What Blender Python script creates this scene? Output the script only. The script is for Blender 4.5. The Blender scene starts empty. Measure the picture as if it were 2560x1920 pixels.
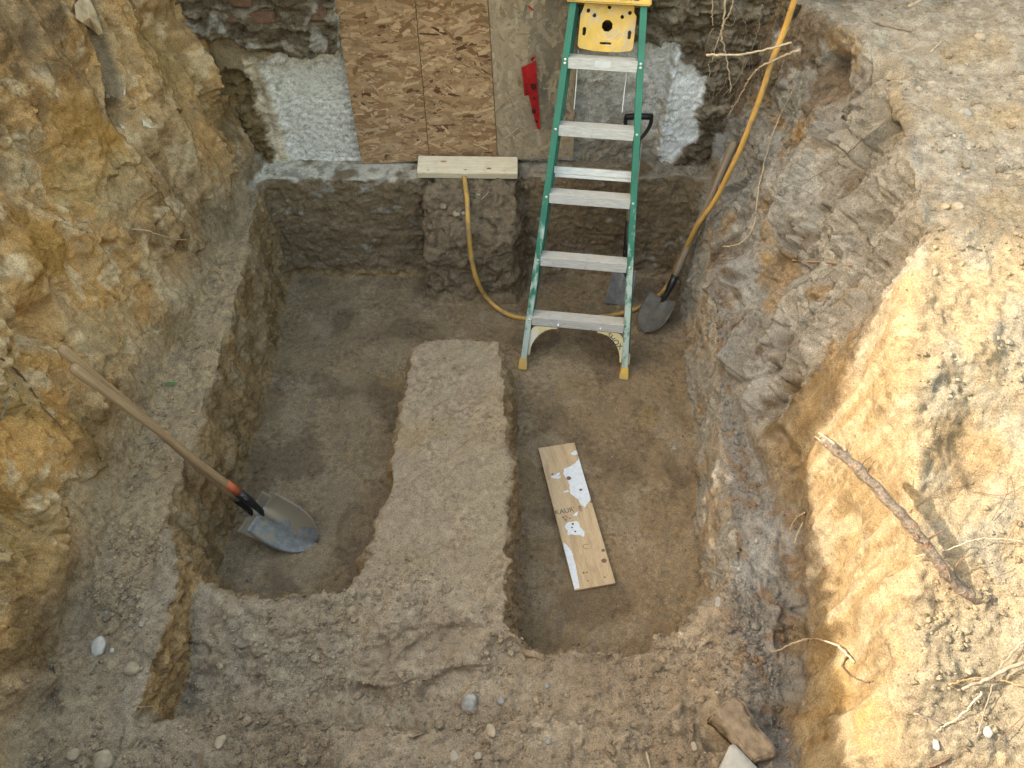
import bpy, bmesh, math, random
import numpy as np
from mathutils import Vector, Matrix

random.seed(7)
RNG = np.random.default_rng(11)
scene = bpy.context.scene
COL = scene.collection

# ------------------------------------------------------------------ camera
PITCH, CAM_H, FPX = math.radians(50.4), 3.16, 1923.0
cam_data = bpy.data.cameras.new('camera')
cam_data.sensor_width = 36.0
cam_data.lens = 36.0 * FPX / 2560.0
cam_data.clip_start, cam_data.clip_end = 0.05, 800.0
cam = bpy.data.objects.new('camera', cam_data)
cam.location = (0, 0, CAM_H)
cam.rotation_euler = (math.pi / 2 - PITCH, 0, 0)
COL.objects.link(cam)
scene.camera = cam

# ------------------------------------------------------------------ light
SUN_EL = math.radians(36.0)
SUN_TRAVEL = Vector((math.cos(SUN_EL), -0.02, -math.sin(SUN_EL))).normalized()
world = bpy.data.worlds.new('World')
scene.world = world
world.use_nodes = True
wn = world.node_tree
sky = wn.nodes.new('ShaderNodeTexSky')
sky.sky_type = 'NISHITA'
sky.sun_disc = False
sky.sun_elevation = SUN_EL
sky.sun_rotation = math.radians(270)
sky.air_density, sky.dust_density, sky.ozone_density = 2.8, 7.5, 1.0
bg = wn.nodes['Background']
bg.inputs['Strength'].default_value = 0.15
wn.links.new(sky.outputs[0], bg.inputs['Color'])
sun_d = bpy.data.lights.new('sun', 'SUN')
sun_d.energy, sun_d.angle, sun_d.color = 2.6, math.radians(0.5), (1.0, 0.90, 0.74)
sun = bpy.data.objects.new('sun', sun_d)
sun.rotation_euler = SUN_TRAVEL.to_track_quat('-Z', 'Y').to_euler()
COL.objects.link(sun)
vs = scene.view_settings
vs.view_transform, vs.look, vs.gamma, vs.exposure = 'Standard', 'None', 1.0, 2.05
scene.cycles.use_denoising = True
scene.cycles.denoising_prefilter = 'NONE'
scene.cycles.sample_clamp_indirect = 4.0
vs.use_curve_mapping = False

# ------------------------------------------------------------------ helpers
CAMV = np.array([0, 0, CAM_H])


def ray(u, v):
    """direction of the sight line through photo pixel (u, v) of 2560 x 1920"""
    a, b = (u - 1280) / FPX, (960 - v) / FPX
    return np.array([a, math.cos(PITCH) + b * math.sin(PITCH), -math.sin(PITCH) + b * math.cos(PITCH)])


def on_z(u, v, z):
    q = ray(u, v)
    return Vector(CAMV + q * ((z - CAM_H) / q[2]))


def on_y(u, v, y):
    q = ray(u, v)
    return Vector(CAMV + q * (y / q[1]))


def sm(a, b, x):
    t = np.clip((x - a) / (b - a), 0, 1)
    return t * t * (3 - 2 * t)


_rs = np.random.RandomState(3)
PERM = np.concatenate([_rs.permutation(256)] * 2).astype(np.int32)
GRAD = _rs.normal(size=(256, 3)).astype(np.float32)
GRAD /= np.linalg.norm(GRAD, axis=1)[:, None]
RND = _rs.uniform(0, 1, size=(256, 4)).astype(np.float32)


def _hash(i, j, k):
    return PERM[PERM[PERM[i & 255] + (j & 255)] + (k & 255)]


def perlin(p, sc=1.0, seed=0.0):
    q = (np.asarray(p, np.float32) * np.asarray(sc, np.float32)) + np.float32(seed * 17.31)
    f0 = np.floor(q).astype(np.int32)
    f = q - f0
    w = f * f * f * (f * (f * 6 - 15) + 10)
    r = np.zeros(len(q), np.float32)
    for dx in (0, 1):
        wx = w[:, 0] if dx else 1 - w[:, 0]
        for dy in (0, 1):
            wy = w[:, 1] if dy else 1 - w[:, 1]
            for dz in (0, 1):
                wz = w[:, 2] if dz else 1 - w[:, 2]
                g = GRAD[_hash(f0[:, 0] + dx, f0[:, 1] + dy, f0[:, 2] + dz)]
                r += wx * wy * wz * (g[:, 0] * (f[:, 0] - dx) + g[:, 1] * (f[:, 1] - dy) + g[:, 2] * (f[:, 2] - dz))
    return r * 1.5


def fbm(p, sc, octv=3, seed=0.0, gain=0.5):
    sc = np.asarray(sc, np.float32)
    a, s, out = 1.0, 1.0, 0
    for o in range(octv):
        out = out + a * perlin(p, sc * s, seed + o * 3.7)
        a *= gain
        s *= 2.03
    return out


def cells(p, sc, seed=0.0):
    """cellular noise: distance to nearest cell centre (0..~0.9) and a random number of that cell"""
    q = (np.asarray(p, np.float32) * np.asarray(sc, np.float32)) + np.float32(seed * 9.7)
    b = np.floor(q - 0.5).astype(np.int32)
    best = np.full(len(q), 9.0, np.float32)
    rid = np.zeros(len(q), np.float32)
    for dx in (0, 1):
        for dy in (0, 1):
            for dz in (0, 1):
                i, j, k = b[:, 0] + dx, b[:, 1] + dy, b[:, 2] + dz
                r = RND[_hash(i, j, k)]
                c = np.stack([i, j, k], 1) + 0.5 + (r[:, :3] - 0.5) * 0.75
                d = np.sqrt(((q - c) ** 2).sum(1))
                m = d < best
                best[m] = d[m]
                rid[m] = r[m, 3]
    return best, rid


def facet(p, sc, seed=0.0, warp=0.0):
    """every cell of a cellular pattern gets a plane of its own tilt: chipped, broken-off faces"""
    sc = np.asarray(sc, np.float32)
    q = np.asarray(p, np.float32) * sc + np.float32(seed * 13.1)
    if warp:
        q = q + warp * np.stack([perlin(p, sc * 1.7, seed + 1), perlin(p, sc * 1.7, seed + 2), perlin(p, sc * 1.7, seed + 3)], 1)
    b = np.floor(q - 0.5).astype(np.int32)
    best = np.full(len(q), 9.0, np.float32)
    out = np.zeros(len(q), np.float32)
    for dx in (0, 1):
        for dy in (0, 1):
            for dz in (0, 1):
                i, j, k = b[:, 0] + dx, b[:, 1] + dy, b[:, 2] + dz
                h_ = _hash(i, j, k)
                r = RND[h_]
                g_ = GRAD[(h_ * 7 + 31) & 255]
                df = q - (np.stack([i, j, k], 1) + 0.5 + (r[:, :3] - 0.5) * 0.75)
                d = (df ** 2).sum(1)
                m = d < best
                best[m] = d[m]
                out[m] = ((df * g_).sum(1) + (r[:, 3] - .5) * .7)[m]
    return out


# -------------------------------------------------- mesh / object helpers
def link(o, parent=None):
    COL.objects.link(o)
    if parent is not None:
        o.parent = parent
    return o


def tag(o, label=None, cat=None, group=None, kind=None):
    if label: o['label'] = label
    if cat: o['category'] = cat
    if group: o['group'] = group
    if kind: o['kind'] = kind
    return o


def empty(name, mat=None):
    o = bpy.data.objects.new(name, None)
    o.empty_display_size = 0.1
    if mat is not None:
        o.matrix_world = mat
    return link(o)


def np_mesh(name, v, f, smooth=True):
    """v (N,3), f (M,k) arrays"""
    me = bpy.data.meshes.new(name)
    v = np.ascontiguousarray(v, np.float32)
    f = np.ascontiguousarray(f, np.int32)
    me.vertices.add(len(v))
    me.vertices.foreach_set('co', v.ravel())
    k = f.shape[1]
    me.loops.add(f.size)
    me.loops.foreach_set('vertex_index', f.ravel())
    me.polygons.add(len(f))
    me.polygons.foreach_set('loop_start', np.arange(0, f.size, k, dtype=np.int32))
    me.update(calc_edges=True)
    me.polygons.foreach_set('use_smooth', np.full(len(f), smooth, dtype=bool))
    me.update()
    return me


def set_col(me, col, name='Col'):
    a = me.attributes.new(name, 'FLOAT_COLOR', 'POINT')
    c = np.ones((len(me.vertices), 4), np.float32)
    c[:, :3] = col
    a.data.foreach_set('color', c.ravel())


class MB:
    """collects simple solids into one mesh"""
    def __init__(self):
        self.v, self.f = [], []

    def hexa(self, c):
        n = len(self.v)
        self.v += [tuple(x) for x in c]
        for q in ((0, 3, 2, 1), (4, 5, 6, 7), (0, 1, 5, 4), (1, 2, 6, 5), (2, 3, 7, 6), (3, 0, 4, 7)):
            self.f.append(tuple(n + i for i in q))
        return self

    def box(self, x0, x1, y0, y1, z0, z1):
        return self.hexa([(x0, y0, z0), (x1, y0, z0), (x1, y1, z0), (x0, y1, z0),
                          (x0, y0, z1), (x1, y0, z1), (x1, y1, z1), (x0, y1, z1)])

    def tube(self, pts, rad, sides=10, caps=True):
        pts = [Vector(p) for p in pts]
        if not hasattr(rad, '__len__'):
            rad = [rad] * len(pts)
        n0 = len(self.v)
        t0 = (pts[1] - pts[0]).normalized()
        up = Vector((0, 0, 1)) if abs(t0.z) < 0.9 else Vector((1, 0, 0))
        nrm = t0.cross(up).normalized()
        for i, p in enumerate(pts):
            t = (pts[min(i + 1, len(pts) - 1)] - pts[max(i - 1, 0)]).normalized()
            nrm = (nrm - t * nrm.dot(t)).normalized()
            b = t.cross(nrm)
            for k in range(sides):
                a = 2 * math.pi * k / sides
                self.v.append(tuple(p + (nrm * math.cos(a) + b * math.sin(a)) * rad[i]))
        for i in range(len(pts) - 1):
            for k in range(sides):
                k2 = (k + 1) % sides
                a = n0 + i * sides
                self.f.append((a + k, a + k2, a + sides + k2, a + sides + k))
        if caps:
            self.f.append(tuple(n0 + k for k in reversed(range(sides))))
            e = n0 + (len(pts) - 1) * sides
            self.f.append(tuple(e + k for k in range(sides)))
        return self

    def prism(self, poly, y0, y1):
        """polygon in x,z extruded along y"""
        n, m = len(self.v), len(poly)
        self.v += [(x, y0, z) for x, z in poly] + [(x, y1, z) for x, z in poly]
        self.f.append(tuple(n + i for i in range(m)))
        self.f.append(tuple(n + m + i for i in reversed(range(m))))
        for i in range(m):
            j = (i + 1) % m
            self.f.append((n + j, n + i, n + m + i, n + m + j))
        return self

    def mesh(self, name, smooth=False, bevel=0.0, seg=1):
        me = bpy.data.meshes.new(name)
        me.from_pydata(self.v, [], self.f)
        bm = bmesh.new()
        bm.from_mesh(me)
        bmesh.ops.recalc_face_normals(bm, faces=bm.faces)
        if bevel:
            es = [e for e in bm.edges if len(e.link_faces) == 2 and e.calc_face_angle(0) > 0.6]
            bmesh.ops.bevel(bm, geom=es, offset=bevel, segments=seg, affect='EDGES', clamp_overlap=True)
        bm.to_mesh(me)
        bm.free()
        if smooth:
            me.polygons.foreach_set('use_smooth', np.ones(len(me.polygons), dtype=bool))
        me.update()
        return me

    def build(self, name, m, parent=None, smooth=False, bevel=0.0, seg=1):
        me = self.mesh(name, smooth, bevel, seg)
        if m: me.materials.append(m)
        return link(bpy.data.objects.new(name, me), parent)


def catmull(pts, n=8):
    P = [Vector(p) for p in pts]
    P = [P[0] * 2 - P[1]] + P + [P[-1] * 2 - P[-2]]
    out = []
    for i in range(1, len(P) - 2):
        for k in range(n):
            t = k / n
            a, b, c, d = P[i - 1], P[i], P[i + 1], P[i + 2]
            out.append(0.5 * ((2 * b) + (c - a) * t + (2 * a - 5 * b + 4 * c - d) * t * t + (3 * b - a - 3 * c + d) * t ** 3))
    out.append(P[-2])
    return out


def text_mesh(body, size, shear=0.0, extrude=0.0006, bold=0.0):
    cu = bpy.data.curves.new('t', 'FONT')
    cu.body, cu.size, cu.shear, cu.extrude, cu.offset = body, size, shear, extrude, bold
    cu.align_x, cu.align_y = 'CENTER', 'CENTER'
    o = bpy.data.objects.new('t', cu)
    COL.objects.link(o)
    bpy.context.view_layer.update()
    dg = bpy.context.evaluated_depsgraph_get()
    me = bpy.data.meshes.new_from_object(o.evaluated_get(dg))
    bpy.data.objects.remove(o)
    return me


# ------------------------------------------------------------------ materials
def mat(name):
    m = bpy.data.materials.new(name)
    m.use_nodes = True
    nt = m.node_tree
    return m, nt, nt.nodes['Principled BSDF']


def nd(nt, t, **k):
    n = nt.nodes.new(t)
    for a, b in k.items():
        if a in ('op', 'operation'): n.operation = b
        elif a == 'blend': n.blend_type = b
        elif a == 'dtype': n.data_type = b
        else: n.inputs[a].default_value = b
    return n


def tex_coord(nt, scale=(1, 1, 1), rot=(0, 0, 0), obj=True):
    tc = nt.nodes.new('ShaderNodeTexCoord')
    mp = nt.nodes.new('ShaderNodeMapping')
    mp.inputs['Scale'].default_value = scale
    mp.inputs['Rotation'].default_value = rot
    nt.links.new(tc.outputs['Object'], mp.inputs[0])
    return mp.outputs[0]


def noise(nt, vec, scale, detail=4, rough=0.55, dist=0.0):
    n = nd(nt, 'ShaderNodeTexNoise', Scale=scale, Detail=detail, Roughness=rough, Distortion=dist)
    nt.links.new(vec, n.inputs['Vector'])
    return n.outputs['Fac']


def ramp(nt, fac, stops):
    r = nt.nodes.new('ShaderNodeValToRGB')
    el = r.color_ramp.elements
    while len(el) < len(stops): el.new(0.5)
    for e, (p, c) in zip(el, stops):
        e.position = p
        e.color = c if len(c) == 4 else (*c, 1)
    nt.links.new(fac, r.inputs[0])
    return r.outputs[0]


def mix(nt, fac, a, b, blend='MIX'):
    n = nt.nodes.new('ShaderNodeMix')
    n.data_type, n.blend_type = 'RGBA', blend
    for s, i in ((fac, 0), (a, 6), (b, 7)):
        if hasattr(s, 'links') or hasattr(s, 'is_linked'): nt.links.new(s, n.inputs[i])
        elif isinstance(s, (int, float)): n.inputs[i].default_value = s
        else: n.inputs[i].default_value = (*s, 1)
    return n.outputs[2]


def math_n(nt, op, a, b=None):
    n = nt.nodes.new('ShaderNodeMath')
    n.operation = op
    for s, i in ((a, 0), (b, 1)):
        if s is None: continue
        if isinstance(s, (int, float)): n.inputs[i].default_value = s
        else: nt.links.new(s, n.inputs[i])
    return n.outputs[0]


def bump(nt, h, strength, dist, prev=None):
    b = nd(nt, 'ShaderNodeBump', Strength=strength, Distance=dist)
    nt.links.new(h, b.inputs['Height'])
    if prev is not None: nt.links.new(prev, b.inputs['Normal'])
    return b.outputs[0]


def soil_material(name, grain=1.0):
    m, nt, p = mat(name)
    at = nt.nodes.new('ShaderNodeAttribute')
    at.attribute_name = 'Col'
    vec = tex_coord(nt)
    n1 = noise(nt, vec, 38, 6, 0.65)
    n2 = noise(nt, vec, 210, 4, 0.7)
    n3 = noise(nt, vec, 620, 2, 0.6)
    msk = noise(nt, vec, 5.5, 4, 0.6)
    mk = ramp(nt, msk, [(0.38, (0.25,) * 3), (0.62, (1,) * 3)])
    c = mix(nt, mk, at.outputs['Color'], mix(nt, 1.0, at.outputs['Color'], ramp(nt, n1, [(0.38, (0.70, 0.69, 0.68)), (0.5, (1, 1, 1)), (0.62, (1.26, 1.25, 1.22))]), 'MULTIPLY'))
    c = mix(nt, 1.0, c, ramp(nt, n2, [(0.34, (0.62, 0.61, 0.6)), (0.5, (1, 1, 1)), (0.66, (1.32, 1.30, 1.27))]), 'MULTIPLY')
    # pale grit grains and dark specks
    vo = nd(nt, 'ShaderNodeTexVoronoi', Scale=260.0)
    nt.links.new(vec, vo.inputs['Vector'])
    g = ramp(nt, vo.outputs['Color'], [(0.86, (0, 0, 0)), (0.93, (1, 1, 1))])
    c = mix(nt, math_n(nt, 'MULTIPLY', g, 0.35), c, (0.48, 0.44, 0.37))
    vo2 = nd(nt, 'ShaderNodeTexVoronoi', Scale=120.0)
    nt.links.new(vec, vo2.inputs['Vector'])
    g2 = ramp(nt, vo2.outputs['Color'], [(0.05, (1, 1, 1)), (0.11, (0, 0, 0))])
    c = mix(nt, math_n(nt, 'MULTIPLY', g2, 0.45), c, (0.05, 0.04, 0.03))
    nt.links.new(c, p.inputs['Base Color'])
    p.inputs['Roughness'].default_value = 0.95
    p.inputs['Specular IOR Level'].default_value = 0.15
    b = bump(nt, math_n(nt, 'MULTIPLY', n1, mk), 0.6, 0.011 * grain)
    b = bump(nt, n2, 0.8, 0.006 * grain, b)
    b = bump(nt, n3, 0.6, 0.003 * grain, b)
    nt.links.new(b, p.inputs['Normal'])
    return m


M_SOIL = soil_material('soil')


def simple(name, col, rough=0.6, metal=0.0, var=0.25, scale=30, bumpd=0.0, spec=0.4, stretch=(1, 1, 1)):
    m, nt, p = mat(name)
    vec = tex_coord(nt, stretch)
    n = noise(nt, vec, scale, 5, 0.6)
    lo = tuple(x * (1 - var) for x in col)
    hi = tuple(min(1, x * (1 + var)) for x in col)
    nt.links.new(ramp(nt, n, [(0.3, lo), (0.7, hi)]), p.inputs['Base Color'])
    p.inputs['Roughness'].default_value = rough
    p.inputs['Metallic'].default_value = metal
    p.inputs['Specular IOR Level'].default_value = spec
    if bumpd:
        nt.links.new(bump(nt, n, 0.6, bumpd), p.inputs['Normal'])
    return m


# ================================================================== TERRAIN
FLOOR_POLY = np.array([
    (-1.33, 3.47), (-.5, 3.47), (.05, 3.48), (.5, 3.49), (.93, 3.47), (1.03, 3.40), (1.00, 3.2), (.965, 2.78), (.925, 2.25),
    (.885, 1.8), (.865, 1.5), (.835, 1.36), (.72, 1.22), (.63, 1.12), (.42, 1.085), (.18, 1.085), (.06, 1.10), (0.0, 1.18),
    (0.0, 1.3), (.005, 1.6), (.005, 1.9), (-.005, 2.3), (-.03, 2.58), (-.10, 2.615), (-.30, 2.625), (-.44, 2.61), (-.515, 2.54), (-.53, 2.2),
    (-.535, 1.9), (-.545, 1.77), (-.565, 1.5), (-.60, 1.35), (-.68, 1.285), (-.85, 1.29), (-.98, 1.255), (-1.10, 1.27), (-1.2, 1.33), (-1.29, 1.43),
    (-1.32, 1.5), (-1.315, 1.8), (-1.31, 2.1), (-1.32, 2.4), (-1.31, 2.7), (-1.33, 3.1)])
PED_POLY = np.array([(-.475, 3.56), (-.49, 3.36), (-.47, 3.27), (-.35, 3.25), (-.1, 3.235), (0.01, 3.24), (.05, 3.33), (.065, 3.56)])
LF_Y = np.array([0.0, .7, .95, 1.25, 1.59, 1.88, 2.33, 2.69, 3.17, 3.62, 3.9])
LF_X = np.array([-1.52, -1.53, -1.56, -1.55, -1.55, -1.57, -1.58, -1.50, -1.43, -1.36, -1.34])
RF_Y = np.array([0.0, .67, .86, 1.07, 1.30, 1.57, 1.86, 2.19, 2.7, 3.31, 3.9])
RF_X = np.array([.86, .90, .99, 1.05, 1.09, 1.09, 1.03, .97, .98, 1.05, 1.05])
RC_Y = np.array([0.0, .55, 1.2, 1.55, 1.95, 2.5, 3.1, 3.4, 3.6, 3.9])
RC_X = np.array([1.04, 1.05, 1.18, 1.19, 1.31, 1.42, 1.46, 1.34, 1.21, 1.15])


def sdist(px, py, poly):
    """signed distance to a closed polygon, negative inside"""
    d = np.full(px.shape, 1e9)
    inside = np.zeros(px.shape, bool)
    n = len(poly)
    for i in range(n):
        ax, ay = poly[i]
        bx, by = poly[(i + 1) % n]
        ex, ey = bx - ax, by - ay
        t = np.clip(((px - ax) * ex + (py - ay) * ey) / (ex * ex + ey * ey), 0, 1)
        d = np.minimum(d, (px - ax - t * ex) ** 2 + (py - ay - t * ey) ** 2)
        c = ((ay > py) != (by > py)) & (px < (bx - ax) * (py - ay) / (by - ay + 1e-12) + ax)
        inside ^= c
    d = np.sqrt(d)
    return np.where(inside, -d, d)


def ledge_h(x, y):
    """height of the ground left standing round the trenches"""
    L = 0.395 + 0 * x
    L = L - 0.15 * sm(1.22, 0.90, y) * (1 - .35 * sm(0.2, .7, x))                                     # front shelf
    L = np.maximum(L, (0.25 + 0.09 * sm(-0.6, 0.6, x)))
    left = 0.52 + 0.09 * sm(2.0, 3.5, y)
    wl = sm(-1.205, -1.235, x) * np.where(y < 1.3, 1, sm(-1.19, -1.28, x))
    L = L * (1 - wl) + left * wl
    lip_y = 0.775 + 0.02 * np.sin(x * 5.0) + 0.012 * np.sin(x * 13.0 + 1) - 0.06 * sm(0.1, 0.7, x)
    lip = 0.495 - 0.09 * sm(-0.2, 0.7, x)
    L = np.maximum(L, lip * sm(lip_y + 0.02, lip_y - 0.01, y))
    back = sm(3.38, 3.44, y)
    L = L * (1 - back) + 0.665 * back
    rt = sm(0.72, 0.9, x)
    L = L + rt * (0.02 + 0.16 * sm(2.2, 3.3, y) * (1 - back))
    L = L + 0.09 * np.exp(-(((x - 0.95) / 0.16) ** 2 + ((y - 2.85) / 0.35) ** 2))
    return L


def right_top(x, y):
    z = 1.60 - 0.50 * np.clip(1.93 - y, 0, 9) ** 1.05 + 0.30 * np.clip(x - 1.35, 0, 2.0) * sm(1.95, 1.6, y)
    z = np.maximum(z, 0.80 + 0.25 * (x - 1.1))
    z = z + 0.04 * sm(2.0, 3.4, y) * sm(1.3, 2.2, x)
    near = sm(0.30, -0.1, y)
    return np.minimum(z * (1 - near) + 1.6 * near, 1.66)


def height(x, y):
    L = ledge_h(x, y)
    sd = sdist(x, y, FLOOR_POLY)
    sd = sd + .0022 * np.sin(37 * x + 11 * y) + .002 * np.sin(-23 * x + 41 * y + 1) + .0015 * np.sin(71 * x - 53 * y) + .005 * np.sin(9 * x - 14 * y + 2)
    h = L * sm(-0.022, 0.03, sd)
    sp = sdist(x, y, PED_POLY)
    ped = 0.47 + 0.19 * sm(3.25, 3.42, y)
    h = np.maximum(h, ped * sm(0.035, -0.03, sp))
    lf = np.interp(y, LF_Y, LF_X)
    d = lf - x
    bank = L + np.clip(d, -0.02, 9) / 0.19
    lt = 2.12 - 0.5 * sm(-2.2, -4.0, x)
    h = np.where(d > -0.02, np.maximum(h, np.minimum(bank, lt)), h)
    rf, rc = np.interp(y, RF_Y, RF_X), np.interp(y, RC_Y, RC_X)
    t = (x - rf) / np.maximum(rc - rf, 0.06)
    zt = right_top(x, y)
    rb = np.where(t >= 1, zt, L + (zt - L) * np.clip(t, 0, 1) ** (1.0 + .3 * sm(1.7, 2.2, y)))
    h = np.where(t > 0, np.maximum(h, rb), h)
    near = np.clip((0.48 - y) / 0.33, 0, 1)
    h = np.where((near > 0) & (x > lf - 0.4), np.maximum(h, L + (1.6 - L) * near), h)
    return h


def base_hit(u, v):
    q = ray(u, v)
    t = np.arange(0.6, 6.0, 0.004)
    p = CAMV[None] + q[None] * t[:, None]
    k = np.argmax((p[:, 2] <= height(p[:, 0], p[:, 1])) | (p[:, 1] > 3.66))
    return p[k]


# base solid from the height function, then an even voxel skin
X0, X1, Y0, Y1 = -2.12, 2.62, 0.10, 3.74
gx = np.arange(X0, X1 + 1e-6, 0.0145)
gy = np.arange(Y0, Y1 + 1e-6, 0.0145)
GX, GY = np.meshgrid(gx, gy)
GZ = height(GX, GY)
nx, ny = len(gx), len(gy)
top = np.stack([GX.ravel(), GY.ravel(), GZ.ravel()], 1)
bot = top.copy()
bot[:, 2] = -0.12
ii = (np.arange(ny - 1)[:, None] * nx + np.arange(nx - 1)[None]).ravel()
ft = np.stack([ii, ii + 1, ii + nx + 1, ii + nx], 1)
fb = ft[:, ::-1] + nx * ny


def rim(idx):
    a, b = idx[:-1], idx[1:]
    return np.stack([b, a, a + nx * ny, b + nx * ny], 1)


e_s, e_n = np.arange(nx), (ny - 1) * nx + np.arange(nx)
e_w, e_e = np.arange(ny) * nx, np.arange(ny) * nx + nx - 1
fs = np.concatenate([ft, fb, rim(e_s), rim(e_n[::-1]), rim(e_w[::-1]), rim(e_e)])
tmp = bpy.data.objects.new('tmp', np_mesh('tmp', np.concatenate([top, bot]), fs))
COL.objects.link(tmp)
md = tmp.modifiers.new('r', 'REMESH')
md.mode, md.voxel_size, md.adaptivity = 'VOXEL', 0.0078, 0.0
bpy.context.view_layer.update()
ev = tmp.evaluated_get(bpy.context.evaluated_depsgraph_get())
rm = ev.to_mesh()
nv = len(rm.vertices)
V = np.empty(nv * 3, np.float32)
rm.vertices.foreach_get('co', V)
V = V.reshape(-1, 3)
NR = np.empty(nv * 3, np.float32)
rm.vertices.foreach_get('normal', NR)
NR = NR.reshape(-1, 3)
nl = len(rm.polygons)
FQ = np.empty(nl * 4, np.int32)
rm.loops.foreach_get('vertex_index', FQ)
FQ = FQ.reshape(-1, 4)
ev.to_mesh_clear()
bpy.data.objects.remove(tmp)
# keep only the upper skin
ctr = V[FQ].mean(1)
keep = (ctr[:, 2] > -0.09) & (ctr[:, 0] > X0 + .012) & (ctr[:, 0] < X1 - .012) & (ctr[:, 1] > Y0 + .012) & (ctr[:, 1] < Y1 - .012)
FQ = FQ[keep]
used = np.unique(FQ)
re = np.full(nv, -1, np.int32)
re[used] = np.arange(len(used))
V, NR, FQ = V[used], NR[used], re[FQ]
x, y, z = V[:, 0].astype(float), V[:, 1].astype(float), V[:, 2].astype(float)

# ---- region weights
Lz = ledge_h(x, y)
sdf = sdist(x, y, FLOOR_POLY)
sdp = sdist(x, y, PED_POLY)
lfx, rfx, rcx = np.interp(y, LF_Y, LF_X), np.interp(y, RF_Y, RF_X), np.interp(y, RC_Y, RC_X)
steep = 1 - np.abs(NR[:, 2])
w_left = sm(-0.01, 0.05, lfx - x) * sm(0.02, 0.10, z - Lz)
w_right = sm(-0.02, 0.04, x - rfx) * sm(0.03, 0.10, z - Lz)
w_top = w_right * sm(-0.03, 0.05, x - rcx)                 # top ground and sunlit slope
w_ped = sm(0.05, 0.02, sdp) * sm(0.03, 0.08, z)
w_back = sm(3.40, 3.45, y) * sm(0.03, 0.08, z) * (1 - w_left) * (1 - w_right)
w_floor = sm(0.0, -0.03, sdf) * sm(0.10, 0.03, z)
w_twall = sm(0.06, 0.02, np.abs(sdf)) * sm(0.35, 0.6, steep)
w_ridge = sm(-.60, -.54, x) * sm(.02, -.02, x) * sm(1.2, 1.45, y) * sm(2.63, 2.6, y) * sm(.3, .34, z)
w_shelf = np.clip(1 - w_left - w_right - w_ped - w_back - w_floor - w_ridge, 0, 1) * sm(1.62, 1.4, y)

DENTS = [  # u, v, radius (m), depth (m): hollows (+) and lumps (-) seen in the banks
    (95, 812, .06, .16), (125, 790, .05, .07), (560, 290, .10, .07), (600, 330, .08, .05), (520, 230, .06, .03), (700, 250, .0, .0),
    (40, 330, .10, .03), (230, 420, .10, -.03), (380, 480, .10, -.025), (150, 560, .12, -.03), (60, 700, .10, -.03),
    (60, 1000, .10, .03), (130, 1350, .10, -.03), (110, 1700, .10, -.04), (30, 1830, .10, .04), (220, 1200, .08, .02), (180, 1560, .07, .04),
    (1860, 420, .10, .05), (1940, 330, .10, .04), (2080, 190, .09, .12), (2170, 190, .07, .10), (2120, 260, .07, .05), (2030, 300, .10, -.04), (1990, 560, .10, -.03),
    (1760, 640, .09, .07), (1830, 700, .10, -.08), (1840, 900, .09, -.07), (1900, 760, .05, .09), (1950, 860, .05, .09), (1930, 1010, .05, .10), (1925, 930, .05, .08), (1950, 1100, .05, .06), (1968, 1200, .05, .05), (1985, 1300, .05, .05), (1992, 1400, .05, .05), (1995, 1500, .05, .05), (1995, 1600, .05, .05), (1985, 1700, .05, .04), (1965, 1800, .05, .04), (2010, 660, .06, .06), (1900, 480, .06, -.05), (2100, 420, .07, .06), (2170, 330, .06, -.04), (2210, 170, .06, .06),
    (1890, 1180, .08, .03), (1980, 1150, .06, .03), (2050, 760, .12, -.04), (2130, 560, .12, -.03), (2230, 480, .10, .02),
    (2420, 1120, .06, .04), (2460, 1200, .04, .03), (2300, 1000, .15, -.03), (2380, 850, .16, -.03), (2250, 1650, .14, -.02),
    (2120, 1300, .05, .03), (2150, 1500, .05, -.02), (2080, 1480, .04, .025), (2040, 1650, .05, -.02),
    (1700, 1780, .06, -.03), (1560, 1800, .07, -.02), (1820, 380, .07, .05), (1780, 230, .10, .05), (1880, 150, .05, .06), (2240, 110, .08, .04),
    (1090, 800, .0, .0), (1000, 1680, .07, -.02), (760, 1690, .08, .018), (940, 1780, .09, -.012)]
DP = [(base_hit(u, v), r, d) for u, v, r, d in DENTS if r > 0]
PIPE = np.array([base_hit(u, v) for u, v in ((205, -60), (225, 30), (262, 120), (285, 190), (297, 262))])


def seg_dist(P, A, B):
    e = B - A
    t = np.clip(((P - A) @ e) / (e @ e), 0, 1)
    return np.sqrt(((P - A - t[:, None] * e) ** 2).sum(1)), t


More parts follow.
